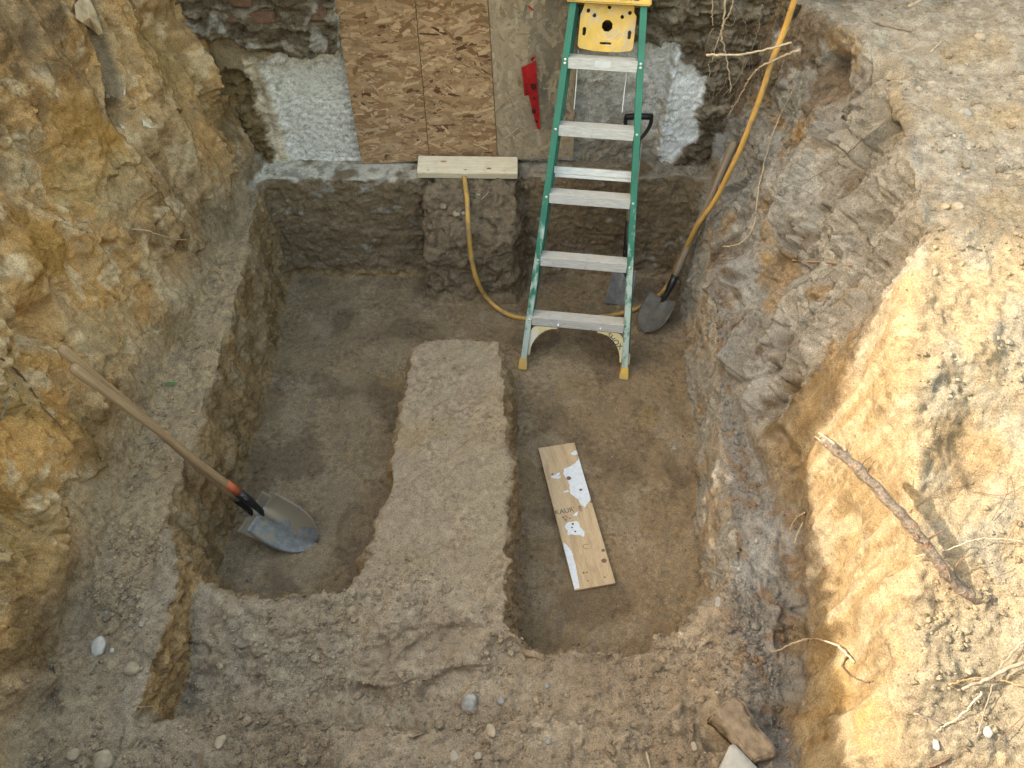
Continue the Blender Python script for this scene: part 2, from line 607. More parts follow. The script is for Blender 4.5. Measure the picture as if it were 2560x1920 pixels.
def displace():
    p = V
    d = np.zeros(len(V), np.float32)
    def sub(mask, fn):
        """evaluate a noise only where it is used"""
        i_ = np.nonzero(mask > .002)[0]
        o_ = np.zeros(len(V), np.float32)
        o_[i_] = fn(p[i_])
        return o_
    banks = w_left + np.clip(w_right - w_top, 0, 1)
    lf1 = fbm(p, 2.3, 3, 1)
    mid = fbm(p, 9.0, 3, 2)
    fine = fbm(p, 42.0, 2, 3)
    crumb, _ = cells(p, 46.0, 1)
    crumb2, cr2 = cells(p, 24.0, 2)
    streak = sub(banks + w_twall, lambda q: fbm(q, (2.0, 12, 1.7), 3, 5))
    tear = perlin(p, (4.6, 4.6, 2.3), 6) * 3.2 + perlin(p, 11, 7) * .7
    fr = tear - np.floor(tear)
    plate = (fr - sm(0.80, 1.0, fr))                     # slabs that break off with an edge
    scr = sub(banks + w_twall, lambda q: fbm(q, (5, 36, 4.5), 2, 17))
    fc1 = sub(banks, lambda q: facet(q, (3.0, 6.0, 2.4), 1, .3))
    fc2 = facet(p, (13, 13, 8), 2, .4)
    cut = sm(2.05, 1.75, y)                              # clean scraped lower stretch of the right bank
    fold = sub(np.clip(w_right - w_top, 0, 1), lambda q: 1 - 2.4 * np.abs(perlin(q, (1.0, 4.2, .8), 39)) - 1.0 * np.abs(perlin(q, (2.0, 10, 1.6), 40))) * (1 - .75 * sm(2.85, 3.15, y))
    clod_m = sm(0.05, 0.35, fbm(p, 3.1, 2, 9))
    clods = clod_m * (np.clip(0.62 - crumb2, 0, 1) * (0.4 + cr2)) 
    # banks
    bk = w_left * (0.050 * lf1 + 0.008 * mid + 0.042 * fc1 + 0.018 * fc2 * (.35 + clod_m) + 0.008 * plate + 0.024 * streak + 0.011 * scr + 0.005 * fine + 0.020 * clods - .02)
    br = np.clip(w_right - w_top, 0, 1) * (1 - .85 * cut) * (0.030 * lf1 + 0.065 * fold + 0.008 * mid + 0.038 * fc1 + 0.028 * fc2 * (.4 + clod_m) + 0.006 * plate + 0.012 * streak + 0.009 * scr + 0.010 * fine + 0.026 * clods + 0.016 * np.clip(.6 - crumb, 0, 1) - .02)
    br = br + np.clip(w_right - w_top, 0, 1) * cut * (0.03 * lf1 + 0.030 * sub(w_right * cut, lambda q: fbm(q, (2.5, 9, 1.6), 3, 18)) + 0.012 * sub(w_right * cut, lambda q: fbm(q, (4, 26, 4), 2, 20)) + 0.003 * fine)
    bt = w_top * (0.030 * lf1 + 0.008 * mid + 0.004 * plate + 0.0055 * fine + 0.016 * clods + 0.010 * np.clip(.6 - crumb, 0, 1) * sm(-.2, .3, fbm(p, 4, 2, 16)))
    bb = np.clip(w_back, 0, 1) * (0.016 * lf1 + 0.011 * mid + 0.004 * sub(w_back, lambda q: fbm(q, (13, 13, 30), 3, 35)) + 0.005 * fine + .006 * fc2) * (0.35 + .65 * sm(.05, .3, steep))
    bp = w_ped * (0.035 * lf1 + 0.024 * mid + 0.006 * fine + .016 * fc2)
    # floors
    bf = w_floor * (0.016 * lf1 + 0.007 * mid + 0.0035 * fine + 0.006 * fc2 * sm(0, .4, sub(w_floor, lambda q: fbm(q, 3.3, 2, 37))) + 0.004 * np.clip(.55 - crumb, 0, 1) * sm(-.1, .3, sub(w_floor, lambda q: fbm(q, 5, 2, 14))))
    bs = w_shelf * (0.028 * lf1 + 0.020 * mid + 0.007 * fine + 0.012 * fc2 + 0.030 * clods + 0.008 * np.clip(.62 - crumb, 0, 1) * sm(-.25, .2, fbm(p, 4, 2, 15)))
    bg_ = w_ridge * (0.028 * lf1 + 0.010 * mid + 0.015 * sub(w_ridge, lambda q: fbm(q @ np.array([[.7, -.7, 0], [.7, .7, 0], [0, 0, 1]], np.float32), (4, 22, 8), 3, 36)) + 0.0040 * fine + 0.005 * np.clip(.6 - crumb, 0, 1))
    tw = w_twall * (1 - w_back) * (1 - w_ped) * (0.02 * lf1 + 0.010 * mid + 0.010 * streak + 0.012 * fc2 + 0.004 * scr + 0.004 * fine)
    rest = np.clip(1 - w_left - w_right - w_ped - w_back - w_floor - w_ridge - w_shelf, 0, 1) * (0.018 * lf1 + 0.012 * mid + 0.005 * fine + .016 * clods)
    wst_ = sm(-1.275, -1.255, x) * sm(-1.17, -1.195, x) * sm(1.37, 1.33, y) * sm(.78, .82, y) * sm(.25, .5, steep)
    tw = tw + wst_ * (.012 * sub(wst_, lambda q: fbm(q, (9, 9, 30), 3, 38)) + .010 * fc2)
    d = bk + br + bt + bb + bp + bf + bs + bg_ + tw + rest
    for c, r, dep in DP:
        q = ((p - c) ** 2).sum(1)
        d -= dep * np.exp(-q / (r * r)) * (1 + 0.8 * mid)
    # imprint of the old pipe in the left bank
    dd = np.full(len(V), 9.0)
    for i in range(len(PIPE) - 1):
        s, t = seg_dist(p, PIPE[i], PIPE[i + 1])
        dd = np.minimum(dd, s)
    gr = np.clip(1 - (dd / 0.058) ** 2, 0, 1) ** 0.5
    d = d * (1 - .85 * sm(.09, .05, dd)) - 0.055 * gr
    s_end = np.sqrt(((p - (PIPE[-1] + np.array([.01, -.01, -.02]))) ** 2).sum(1))
    d -= 0.22 * sm(0.066, 0.04, s_end)
    # boot prints pressed in the front shelf
    flat = np.zeros(len(V))
    NZm = fbm(p, 9, 2, 19)
    for (u, v, ang, ln, wd) in ((1110, 1610, 18, .15, .05), (1120, 1715, 25, .12, .055), (1280, 1640, 5, .08, .06), (1590, 1640, 70, .10, .06),
                                (1640, 1740, 60, .09, .06), (1330, 1770, -30, .12, .05), (880, 1590, 60, .13, .05), (930, 1760, 10, .09, .07)):
        c = base_hit(u, v)
        a = math.radians(ang)
        qx, qy = x - c[0], y - c[1]
        e1, e2 = qx * math.cos(a) + qy * math.sin(a), -qx * math.sin(a) + qy * math.cos(a)
        r = np.sqrt((e1 / ln) ** 2 + (e2 / wd) ** 2) + .30 * NZm + .10 * fine
        m_ = (z < .6) * w_shelf
        flat = np.maximum(flat, sm(1.1, .7, r) * m_)
        d += m_ * (0.004 * np.exp(-((r - 1.15) / .25) ** 2))
    d = d * (1 - .6 * flat) - 0.013 * flat
    return d, dict(lf=lf1, mid=mid, fine=fine, streak=streak, plate=plate, fr=fr, clods=clods, crumb=crumb, flat=flat, pipe=dd, pend=s_end)


D, NZ = displace()
edge_fade = sm(0, .05, y - Y0)
VD = V + NR * (D * edge_fade)[:, None]


# ---- colours of the soils, with some shade and sun tone painted in
def C(*c):
    return np.array(c, float)


OCHRE, ORANGE, TAN, PALE, UMBER = C(.54, .335, .15), C(.56, .32, .115), C(.56, .39, .215), C(.68, .53, .34), C(.25, .15, .066)
GREY, GREYB, DUST, BROWN = C(.225, .212, .196), C(.275, .266, .254), C(.345, .335, .32), C(.135, .096, .06)
FLOORC, FLOORL, SHELF, RIDGEC, BACKC, LIME = C(.26, .19, .115), C(.325, .246, .157), C(.35, .277, .197), C(.335, .265, .188), C(.205, .152, .096), C(.60, .56, .48)


def lerp(a, b, t):
    return a * (1 - t[:, None]) + b * t[:, None]


P3 = V
na, nb, nc = fbm(P3, 1.7, 4, 21), fbm(P3, (6, 6, 2.5), 4, 22), fbm(P3, 16, 3, 23)
c = np.tile(SHELF, (len(V), 1))
c = lerp(c, C(.40, .33, .245), sm(-.1, .5, nb) * .7)
c = lerp(c, C(.23, .175, .12), sm(.05, .5, -na) * .6)
cf = lerp(np.tile(FLOORC, (len(V), 1)), np.tile(FLOORL, (len(V), 1)), sm(-.2, .5, na))
cf = lerp(cf, C(.175, .138, .10), sm(.1, .5, nc) * .6)
cf = lerp(cf, C(.14, .102, .068), sm(.02, .32, fbm(P3, 2.6, 4, 61)) * .6)
cf = lerp(cf, C(.34, .27, .185), sm(.18, .5, fbm(P3, 4.2, 4, 62)) * .5)
c = lerp(c, cf, w_floor)
cr = lerp(np.tile(RIDGEC, (len(V), 1)), C(.33, .27, .19), sm(-.1, .4, fbm(P3, (5, 2.2, 3), 3, 25)))
cr = lerp(cr, C(.34, .25, .145), sm(.1, .45, na) * .35)
c = lerp(c, cr, w_ridge)
# trench side walls: ochre where cut clean
tl = w_twall * sm(.0, -.6, x)
ct = lerp(np.tile(C(.33, .225, .115), (len(V), 1)), C(.23, .158, .082), sm(-.2, .3, NZ['streak']))
ct = lerp(ct, C(.36, .28, .18), sm(.1, .4, nb) * .6)
c = lerp(c, ct, np.clip(w_twall * sm(.55, -.3, x) * (1 - w_back), 0, 1))
c = lerp(c, C(.30, .29, .265), w_twall * sm(.6, .8, x) * sm(-.3, .2, nb) * .8)
# clean cut face of the step beside the front shelf
wst = sm(-1.275, -1.255, x) * sm(-1.17, -1.195, x) * sm(1.37, 1.33, y) * sm(.78, .82, y) * sm(.25, .5, steep)
c = lerp(c, lerp(np.tile(C(.40, .265, .13), (len(V), 1)), C(.27, .175, .085), sm(-.2, .3, fbm(P3, (10, 14, 40), 3, 33))), wst)
# left bank
cl = lerp(np.tile(OCHRE, (len(V), 1)), np.tile(TAN, (len(V), 1)), sm(-.25, .25, nb))
cl = lerp(cl, ORANGE, sm(.0, .45, na + .25 * nc))
cl = lerp(cl, UMBER, sm(.1, .6, -na - .35 * nc + .4 * NZ['mid']) * .7)
cl = lerp(cl, PALE, sm(.18, .5, fbm(P3, 7, 3, 27) + .35 * np.clip(NZ['clods'] * 3, 0, 1)) * .8)
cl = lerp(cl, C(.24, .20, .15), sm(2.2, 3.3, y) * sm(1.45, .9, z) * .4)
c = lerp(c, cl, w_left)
# left ledge is pale tan sand
wll = sm(-1.30, -1.36, x) * (1 - w_left) * (.35 + .65 * sm(1.0, 1.5, y)) * (1 - w_twall) * sm(3.4, 3.2, y)
c = lerp(c, lerp(np.tile(C(.42, .315, .195), (len(V), 1)), C(.29, .22, .145), sm(0, .4, nc)), wll)
# right bank: greys darkened to paint shade on the steep face
crb = lerp(np.tile(GREY, (len(V), 1)), np.tile(GREYB, (len(V), 1)), sm(-.3, .3, nb))
crb = lerp(crb, DUST, sm(.1, .5, fbm(P3, 6, 3, 28)) * .8)
crb = lerp(crb, BROWN, sm(.05, .45, -na - .5 * nc) * .85)
crb = lerp(crb, C(.29, .20, .105), sm(.22, .5, fbm(P3, 3.2, 3, 29)) * .7)
cw = lerp(np.tile(C(.26, .185, .10), (len(V), 1)), C(.33, .26, .165), sm(-.2, .3, fbm(P3, (3, 16, 3), 3, 34)))
crb = lerp(crb, cw, sm(2.05, 1.6, y) * sm(.40, .46, z))
ctp = lerp(np.tile(C(.275, .247, .208), (len(V), 1)), C(.33, .305, .265), sm(-.2, .3, nc))
ctp = lerp(ctp, C(.30, .24, .155), sm(.1, .5, na) * .7)
ctp = lerp(ctp, lerp(np.tile(C(.285, .225, .148), (len(V), 1)), C(.25, .22, .17), sm(-.1, .4, nb)), sm(2.02, 1.85, y))  # golden sunlit tone put into the slope's soil colour
crb = lerp(crb, ctp, w_top)
c = lerp(c, crb, w_right)
# right ledge grey
c = lerp(c, lerp(np.tile(GREY, (len(V), 1)), C(.2, .15, .11), sm(.05, .4, nc)), sm(.7, .9, x) * (1 - w_right) * (1 - w_twall) * sm(.2, .3, z))
# dark back wall with lime blooms, concrete lip above
cb = lerp(np.tile(BACKC, (len(V), 1)), C(.23, .175, .118), sm(-.1, .5, fbm(P3, (5, 6, 20), 3, 31)))
cb = lerp(cb, C(.42, .41, .39), sm(.36, .6, fbm(P3, (9, 9, 12), 3, 32)) * .5)
c = lerp(c, cb, w_back)
c = lerp(c, lerp(np.tile(C(.23, .178, .122), (len(V), 1)), C(.14, .108, .075), sm(.1, .5, nc)), w_ped)
wlip = sm(.25, .65, NR[:, 2]) * (1 - .6 * sm(-.6, .1, x)) * sm(3.43, 3.48, y) * sm(.58, .655, z + .07 * nb) * (1 - w_left * .8) * (1 - w_right) * (1 - w_ped * sm(3.6, 3.5, y))
c = lerp(c, lerp(np.tile(LIME, (len(V), 1)), C(.32, .29, .25), sm(-.15, .35, nc + .4 * sm(-.9, 0.2, x) - .1)), np.clip(wlip * sm(-.45, .1, nb + .1), 0, 1))
# old pipe imprint is grey
pm = sm(.062, .045, NZ['pipe'])
c = lerp(c, lerp(np.tile(C(.27, .215, .15), (len(V), 1)), C(.19, .15, .10), sm(-.2, .3, nc)), pm)
PATCH = [(1930, 930, .07, (.13, .09, .05), .9), (1940, 1060, .06, (.14, .10, .055), .9), (1965, 1230, .06, (.17, .125, .07), .9), (1985, 1420, .06, (.18, .13, .075), .9), (1990, 1600, .06, (.18, .13, .075), .9), (1975, 1780, .06, (.18, .13, .075), .9), (2100, 430, .07, (.15, .115, .08), .8),  # brown clay of the right bank's gully and pocket, darkened as painted shade
      # u, v, radius m, colour, strength : soil patches, several darker where the banks are hollowed
    (420, 150, .16, (.40, .275, .125), .85), (230, 350, .16, (.42, .24, .07), .9), (110, 610, .14, (.42, .235, .06), .9), (280, 330, .08, (.46, .26, .08), .8),
    (60, 60, .16, (.13, .10, .07), .8), (300, 480, .12, (.44, .36, .23), .6), (60, 420, .12, (.36, .30, .21), .6), (260, 860, .14, (.43, .33, .19), .6),
    (200, 470, .10, (.46, .33, .15), .7), (60, 1330, .16, (.36, .235, .09), .8), (60, 980, .12, (.42, .28, .11), .7), (440, 820, .12, (.26, .18, .085), .7),
    (240, 1080, .18, (.245, .165, .07), .75), (560, 560, .14, (.21, .165, .11), .7), (590, 300, .12, (.145, .10, .05), .85), (90, 1600, .12, (.16, .105, .045), .7),
    (1830, 640, .10, (.13, .095, .06), .8), (1780, 640, .07, (.11, .085, .06), .9), (1900, 640, .05, (.33, .22, .09), .9), (1995, 330, .08, (.32, .20, .08), .9),
    (2050, 220, .10, (.16, .115, .075), .85), (1780, 250, .14, (.15, .11, .065), .9), (1870, 60, .10, (.16, .12, .08), .9), (2200, 330, .12, (.21, .19, .15), .6), (2170, 180, .07, (.12, .10, .075), .8),
    (2190, 1800, .10, (.34, .215, .075), .9), (2100, 1700, .10, (.33, .22, .09), .8), (2420, 1130, .12, (.22, .155, .085), .8), (2420, 290, .14, (.36, .29, .19), .5),
    (2000, 480, .14, (.37, .37, .36), .7), (2060, 620, .16, (.38, .37, .35), .7), (1930, 1350, .12, (.36, .36, .36), .8), (1880, 1420, .10, (.34, .34, .33), .8), (1985, 780, .12, (.36, .35, .33), .8),
    (1000, 950, .10, (.36, .255, .12), .5), (1040, 1080, .12, (.36, .26, .13), .5), (1620, 1050, .06, (.27, .195, .09), .7), (800, 870, .10, (.22, .18, .125), .6), (880, 1560, .06, (.40, .31, .20), .7),
    (2330, 1800, .18, (.25, .215, .16), .7), (2480, 1700, .2, (.25, .22, .165), .7)]
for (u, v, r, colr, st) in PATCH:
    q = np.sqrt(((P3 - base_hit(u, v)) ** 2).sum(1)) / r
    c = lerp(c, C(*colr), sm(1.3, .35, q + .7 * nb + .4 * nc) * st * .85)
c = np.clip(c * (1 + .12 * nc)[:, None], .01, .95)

# ---- split into pieces of the setting
fx, fy, fz = V[FQ].mean(1).T
fl_l, fl_r = w_left[FQ].mean(1), w_right[FQ].mean(1)
fcls = np.full(len(FQ), 1)                                   # 1 ledges
fcls[(w_floor[FQ].mean(1) > .5)] = 0                         # 0 trench floor
fcls[(w_back[FQ].mean(1) > .4)] = 4
fcls[(w_ped[FQ].mean(1) > .4)] = 6
fcls[(fx > -.62) & (fx < .03) & (fy > 1.4) & (fy < 2.64) & (fz > .05) & (w_floor[FQ].mean(1) <= .5)] = 5
fcls[fl_l > .5] = 2
fcls[fl_r > .5] = 3
NAMES = {0: 'trench_floor', 1: 'earth_ledge', 2: 'earth_bank_left', 3: 'earth_bank_right', 4: 'earth_wall_back', 5: 'soil_ridge', 6: 'soil_pedestal'}
LABELS = {0: 'brown trodden floor of the two trenches', 1: 'crumbly ledge of soil left round the trenches', 2: 'tall orange and tan clay bank',
          3: 'grey and sandy bank with roots, partly sunlit', 4: 'dark damp soil face below the concrete', 5: 'long flat-topped ridge of soil between the two trenches',
          6: 'block of soil left standing under the pine board'}
# normals of the whole displaced skin, so that the pieces shade without seams
TERRAIN = []
fn = np.cross(VD[FQ[:, 2]] - VD[FQ[:, 0]], VD[FQ[:, 3]] - VD[FQ[:, 1]])
VN = np.zeros_like(VD)
for a_ in range(3):
    VN[:, a_] = sum(np.bincount(FQ[:, k], weights=fn[:, a_], minlength=len(VD)) for k in range(4))
VN /= np.linalg.norm(VN, axis=1)[:, None] + 1e-9
for k, nm in NAMES.items():
    f = FQ[fcls == k]
    us = np.unique(f)
    mp = np.full(len(V), -1, np.int32)
    mp[us] = np.arange(len(us))
    me = np_mesh(nm, VD[us], mp[f])
    set_col(me, c[us])
    me.normals_split_custom_set_from_vertices(VN[us].tolist())
    me.materials.append(M_SOIL)
    o = tag(link(bpy.data.objects.new(nm, me)), LABELS[k], kind='structure')
    TERRAIN.append(o)
bpy.context.view_layer.update()

# ground beyond the pit, out to the horizon
mb = MB()
step = 0.25
ox = np.concatenate([[-150, -40, -12, -6], np.arange(-4, X0 - .05, .25), [X0 + .02, X0 + .13]])
rx = np.concatenate([[X1 - .12, X1 - .02], np.arange(X1 + .2, 5, .4), [8, 16, 50, 150]])
sy = np.concatenate([[-150, -40, -12, -5, -2, -1, -.5, -.2], [Y0 + .02]])
cx = np.linspace(X0 + .02, X1 - .02, 60)
ally = np.concatenate([sy, np.linspace(Y0 + .02, Y1, 30)[1:], [6, 12, 40, 150]])


def patch(xs, ys):
    XX, YY = np.meshgrid(xs, ys)
    ZZ = height(np.clip(XX, -3.9, 2.9), np.clip(YY, -.5, 3.73))
    ZZ = np.where((YY < Y0) , np.where(XX < -1.6, np.minimum(ZZ, 2.12), 1.6), ZZ)
    n0 = len(mb.v)
    mb.v += list(zip(XX.ravel(), YY.ravel(), ZZ.ravel()))
    w = len(xs)
    for j in range(len(ys) - 1):
        for i in range(w - 1):
            a = n0 + j * w + i
            mb.f.append((a, a + 1, a + w + 1, a + w))


patch(ox, ally)
patch(rx, ally)
patch(cx, sy)
patch(cx, np.array([4.4, 6, 12, 40, 150]))
g = mb.build('ground', M_SOIL, smooth=True)
set_col(g.data, np.array([.30, .24, .17]))
tag(g, 'bare sandy ground round the dug pit', kind='structure')


def hit(u, v, off=0.0):
    """point where the sight line of a photo pixel meets the soil, moved `off` metres clear of it"""
    q = Vector(ray(u, v)).normalized()
    best, bn = None, None
    for o in TERRAIN:
        ok, loc, nrm, _ = o.ray_cast(Vector(CAMV), q)
        if ok and (best is None or (loc - Vector(CAMV)).length < (best - Vector(CAMV)).length):
            best, bn = loc, nrm
    if best is None:
        best, bn = on_y(u, v, 3.6), Vector((0, -1, 0))
    return best - q * off


def hit_n(u, v):
    q = Vector(ray(u, v)).normalized()
    best, bn = None, Vector((0, 0, 1))
    for o in TERRAIN:
        ok, loc, nrm, _ = o.ray_cast(Vector(CAMV), q)
        if ok and (best is None or (loc - Vector(CAMV)).length < (best - Vector(CAMV)).length):
            best, bn = loc, nrm
    return (best if best is not None else on_y(u, v, 3.6)), bn


# ================================================================== FOUNDATION WALL
def poly_mask(px, pz, poly, soft):
    return sm(soft, -soft, sdist(px, pz, np.array(poly)))


def wall_pt(u, v):
    q = on_y(u, v, 3.67)
    return (q.x, q.z)


WSTEP = 0.0075
wx = np.arange(-1.9, 2.7, WSTEP)
wz = np.arange(0.50, 1.72, WSTEP)
WX, WZ = np.meshgrid(wx, wz)
PX, PZ = WX.ravel(), WZ.ravel()
W3 = np.stack([PX, np.full(len(PX), 3.67), PZ], 1)
wa, wb_, wc_ = fbm(W3, 3.0, 3, 41), fbm(W3, 13, 3, 42), fbm(W3, (38, 38, 70), 3, 43)
wlay = fbm(W3, (6, 6, 34), 3, 44)
pit, _ = cells(W3, (34, 34, 52), 5)
jx, jz = PX + .020 * wb_ + .012 * wc_, PZ + .020 * wb_ + .012 * wc_
white_l = poly_mask(jx, jz, [wall_pt(*q) for q in ((640, 150), (700, 128), (770, 135), (800, 122), (900, 110), (930, 420), (905, 440), (735, 430), (700, 300))], .012)
lip_l = poly_mask(jx, jz, [wall_pt(*q) for q in ((612, 140), (650, 138), (688, 260), (745, 405), (930, 400), (930, 470), (690, 470), (690, 380), (640, 240))], .014)
slab_l = poly_mask(jx, jz, [wall_pt(*q) for q in ((512, 78), (600, 84), (650, 120), (720, 140), (715, 165), (640, 150), (610, 165), (515, 172))], .01)
niche = poly_mask(jx, jz, [wall_pt(*q) for q in ((500, 175), (610, 172), (650, 240), (690, 380), (690, 470), (480, 470))], .03)
conc_m = poly_mask(jx, jz, [wall_pt(*q) for q in ((830, -160), (1440, -160), (1445, 92), (1620, 105), (1690, 98), (1690, 300), (1655, 420), (1650, 480), (880, 480))], .012)
white_r = poly_mask(jx, jz, [wall_pt(*q) for q in ((1690, 100), (1704, 135), (1755, 190), (1762, 225), (1738, 260), (1745, 330), (1700, 360), (1665, 410), (1640, 425), (1650, 330), (1672, 200))], .012)
stain_r = poly_mask(jx, jz, [wall_pt(*q) for q in ((1440, 430), (1440, 335), (1560, 350), (1640, 335), (1650, 440), (1600, 470))], .03)
soilw = np.clip(1 - white_l - lip_l - slab_l - conc_m - white_r, 0, 1)
off = -0.004 * wa - .004 * wb_
fw1, fw2 = facet(W3, (7, 7, 11), 4, .4), facet(W3, (16, 16, 26), 5, .4)
off += soilw * (0.045 + .05 * sm(1.25, 1.36, PZ) * sm(.4, 0., PX) + .035 * fw1 + .016 * fw2 + 0.03 * wa + 0.012 * wb_ + 0.004 * wlay + 0.007 * wc_)
off += niche * (-0.02 + .02 * wb_)
off += white_l * (-0.012 + .004 * wc_ + .0035 * np.clip(pit - .35, -1, 1))
off += lip_l * (0.014 + .010 * wb_) + slab_l * (.03 + .004 * wb_)
off += conc_m * (.0 + .006 * wc_ + .006 * wb_ - .010 * sm(.25, .1, pit))
off += white_r * (.040 + .012 * wb_ + .006 * wc_)
off += .022 * np.exp(-((PX - .80 - .02 * (PZ - 1)) / .012) ** 2) * sm(.66, .72, PZ) * sm(1.36, 1.3, PZ)
off += stain_r * (.016 + .012 * wb_)
Wv = np.stack([PX, 3.672 - off, PZ], 1)
cw = np.tile(C(.115, .088, .06), (len(PX), 1))
cw = lerp(cw, C(.24, .205, .16), sm(-.1, .4, wlay + .4 * wb_))
cw = lerp(cw, C(.40, .375, .34), sm(.30, .55, fbm(W3, 8, 3, 45)) * .7 * sm(1.25, 1.35, PZ))
cw = lerp(cw, C(.17, .115, .05), niche * .8)
cw = lerp(cw, C(.33, .26, .165), slab_l)
cw = lerp(cw, C(.20, .175, .15), slab_l * sm(.0, .4, wb_) * .7)
cm = lerp(np.tile(C(.54, .53, .51), (len(PX), 1)), C(.70, .70, .71), sm(-.15, .35, wa + .3 * wb_ + .2))
cm = lerp(cm, C(.20, .18, .16), sm(.22, .1, pit) * .6)
cm = lerp(cm, C(.22, .19, .15), sm(.0, .5, wb_ - .5 * wa) * .6)
cw = lerp(cw, cm, conc_m)
cw = lerp(cw, C(.25, .215, .165), stain_r * .8)
cw = lerp(cw, C(.78, .80, .84), white_r)
cw = lerp(cw, C(.66, .58, .45), lip_l * (.75 + .25 * sm(-.2, .2, wb_)))
cl2 = lerp(np.tile(C(.70, .69, .67), (len(PX), 1)), C(.50, .48, .45), sm(.15, .45, wc_ + .25 * wb_))
cl2 = lerp(cl2, C(.40, .33, .26), sm(.45, .6, fbm(W3, 30, 2, 47)) * .5)
cw = lerp(cw, cl2, white_l)
cw = np.clip(cw * (1 + .15 * wb_)[:, None], .01, .9)
nwx, nwz = len(wx), len(wz)
jj = (np.arange(nwz - 1)[:, None] * nwx + np.arange(nwx - 1)[None]).ravel()
wf = np.stack([jj, jj + 1, jj + nwx + 1, jj + nwx], 1)
wme = np_mesh('concrete_face', Wv, wf)
set_col(wme, cw)
wme.materials.append(soil_material('foundation_surface', .6))
house = empty('house', Matrix.Translation((0, 3.7, 1.6)))
tag(house, 'house wall with rough white limed concrete foundation behind the ladder', 'house')


def house_part(o):
    o.parent = house
    o.matrix_parent_inverse = house.matrix_world.inverted()
    return o


bpy.context.view_layer.update()
house_part(link(bpy.data.objects.new('foundation_wall', wme)))
M_BACKW = simple('wall_core', (.3, .28, .25), .9)
house_part(MB().box(-5, 5, 3.80, 4.4, -.2, 1.70).build('foundation_core', M_BACKW))
M_SIDING = simple('siding_paint', (.74, .72, .68), .6, var=.06, scale=4)
mb = MB()
for i in range(20):
    z0 = 1.72 + i * .13
    mb.hexa([(-5, 3.50, z0), (5, 3.50, z0), (5, 4.4, z0), (-5, 4.4, z0), (-5, 3.52, z0 + .13), (5, 3.52, z0 + .13), (5, 4.4, z0 + .13), (-5, 4.4, z0 + .13)])
house_part(mb.build('siding', M_SIDING))
# worn bricks of the old footing, left of the boards
M_BRICK = simple('old_brick', (.15, .085, .055), .9, var=.35, scale=40, bumpd=.004)
for i, (u, v, w, h) in enumerate(((655, 45, .115, .065), (790, 40, .085, .060), (585, 52, .10, .05), (720, 8, .10, .06), (600, 8, .11, .055), (800, -10, .10, .06))):
    p0 = on_y(u, v, 3.56)
    b = MB()
    n = 6
    b.box(-w / 2, w / 2, 0, .09, -h / 2, h / 2)
    o = b.build('brick', M_BRICK, bevel=.008, seg=2)
    o.location = (p0.x, 3.566 + .008 * (i % 3), p0.z)
    o.rotation_euler = (random.uniform(-.06, .06), random.uniform(-.07, .07), random.uniform(-.08, .08))
    bpy.context.view_layer.update()
    house_part(o)


# ================================================================== OSB PANELS
def osb_mat(name, dusty):
    m, nt, p = mat(name)
    at = nt.nodes.new('ShaderNodeAttribute')
    at.attribute_name = 'Col'
    vec = tex_coord(nt, (1, 1, 1))
    n1 = noise(nt, tex_coord(nt, (1, 1, 6)), 60, 5, .65)
    c0 = mix(nt, 1.0, at.outputs['Color'], ramp(nt, n1, [(.3, (.75, .74, .73)), (.7, (1.2, 1.2, 1.2))]), 'MULTIPLY')
    if dusty:
        n2 = noise(nt, vec, 5, 5, .6)
        c0 = mix(nt, ramp(nt, n2, [(.35, (.15,) * 3), (.7, (.6,) * 3)]), c0, (.38, .31, .225))
    nt.links.new(c0, p.inputs['Base Color'])
    p.inputs['Roughness'].default_value = .75
    p.inputs['Specular IOR Level'].default_value = .25
    nt.links.new(bump(nt, n1, .4, .0015), p.inputs['Normal'])
    return m


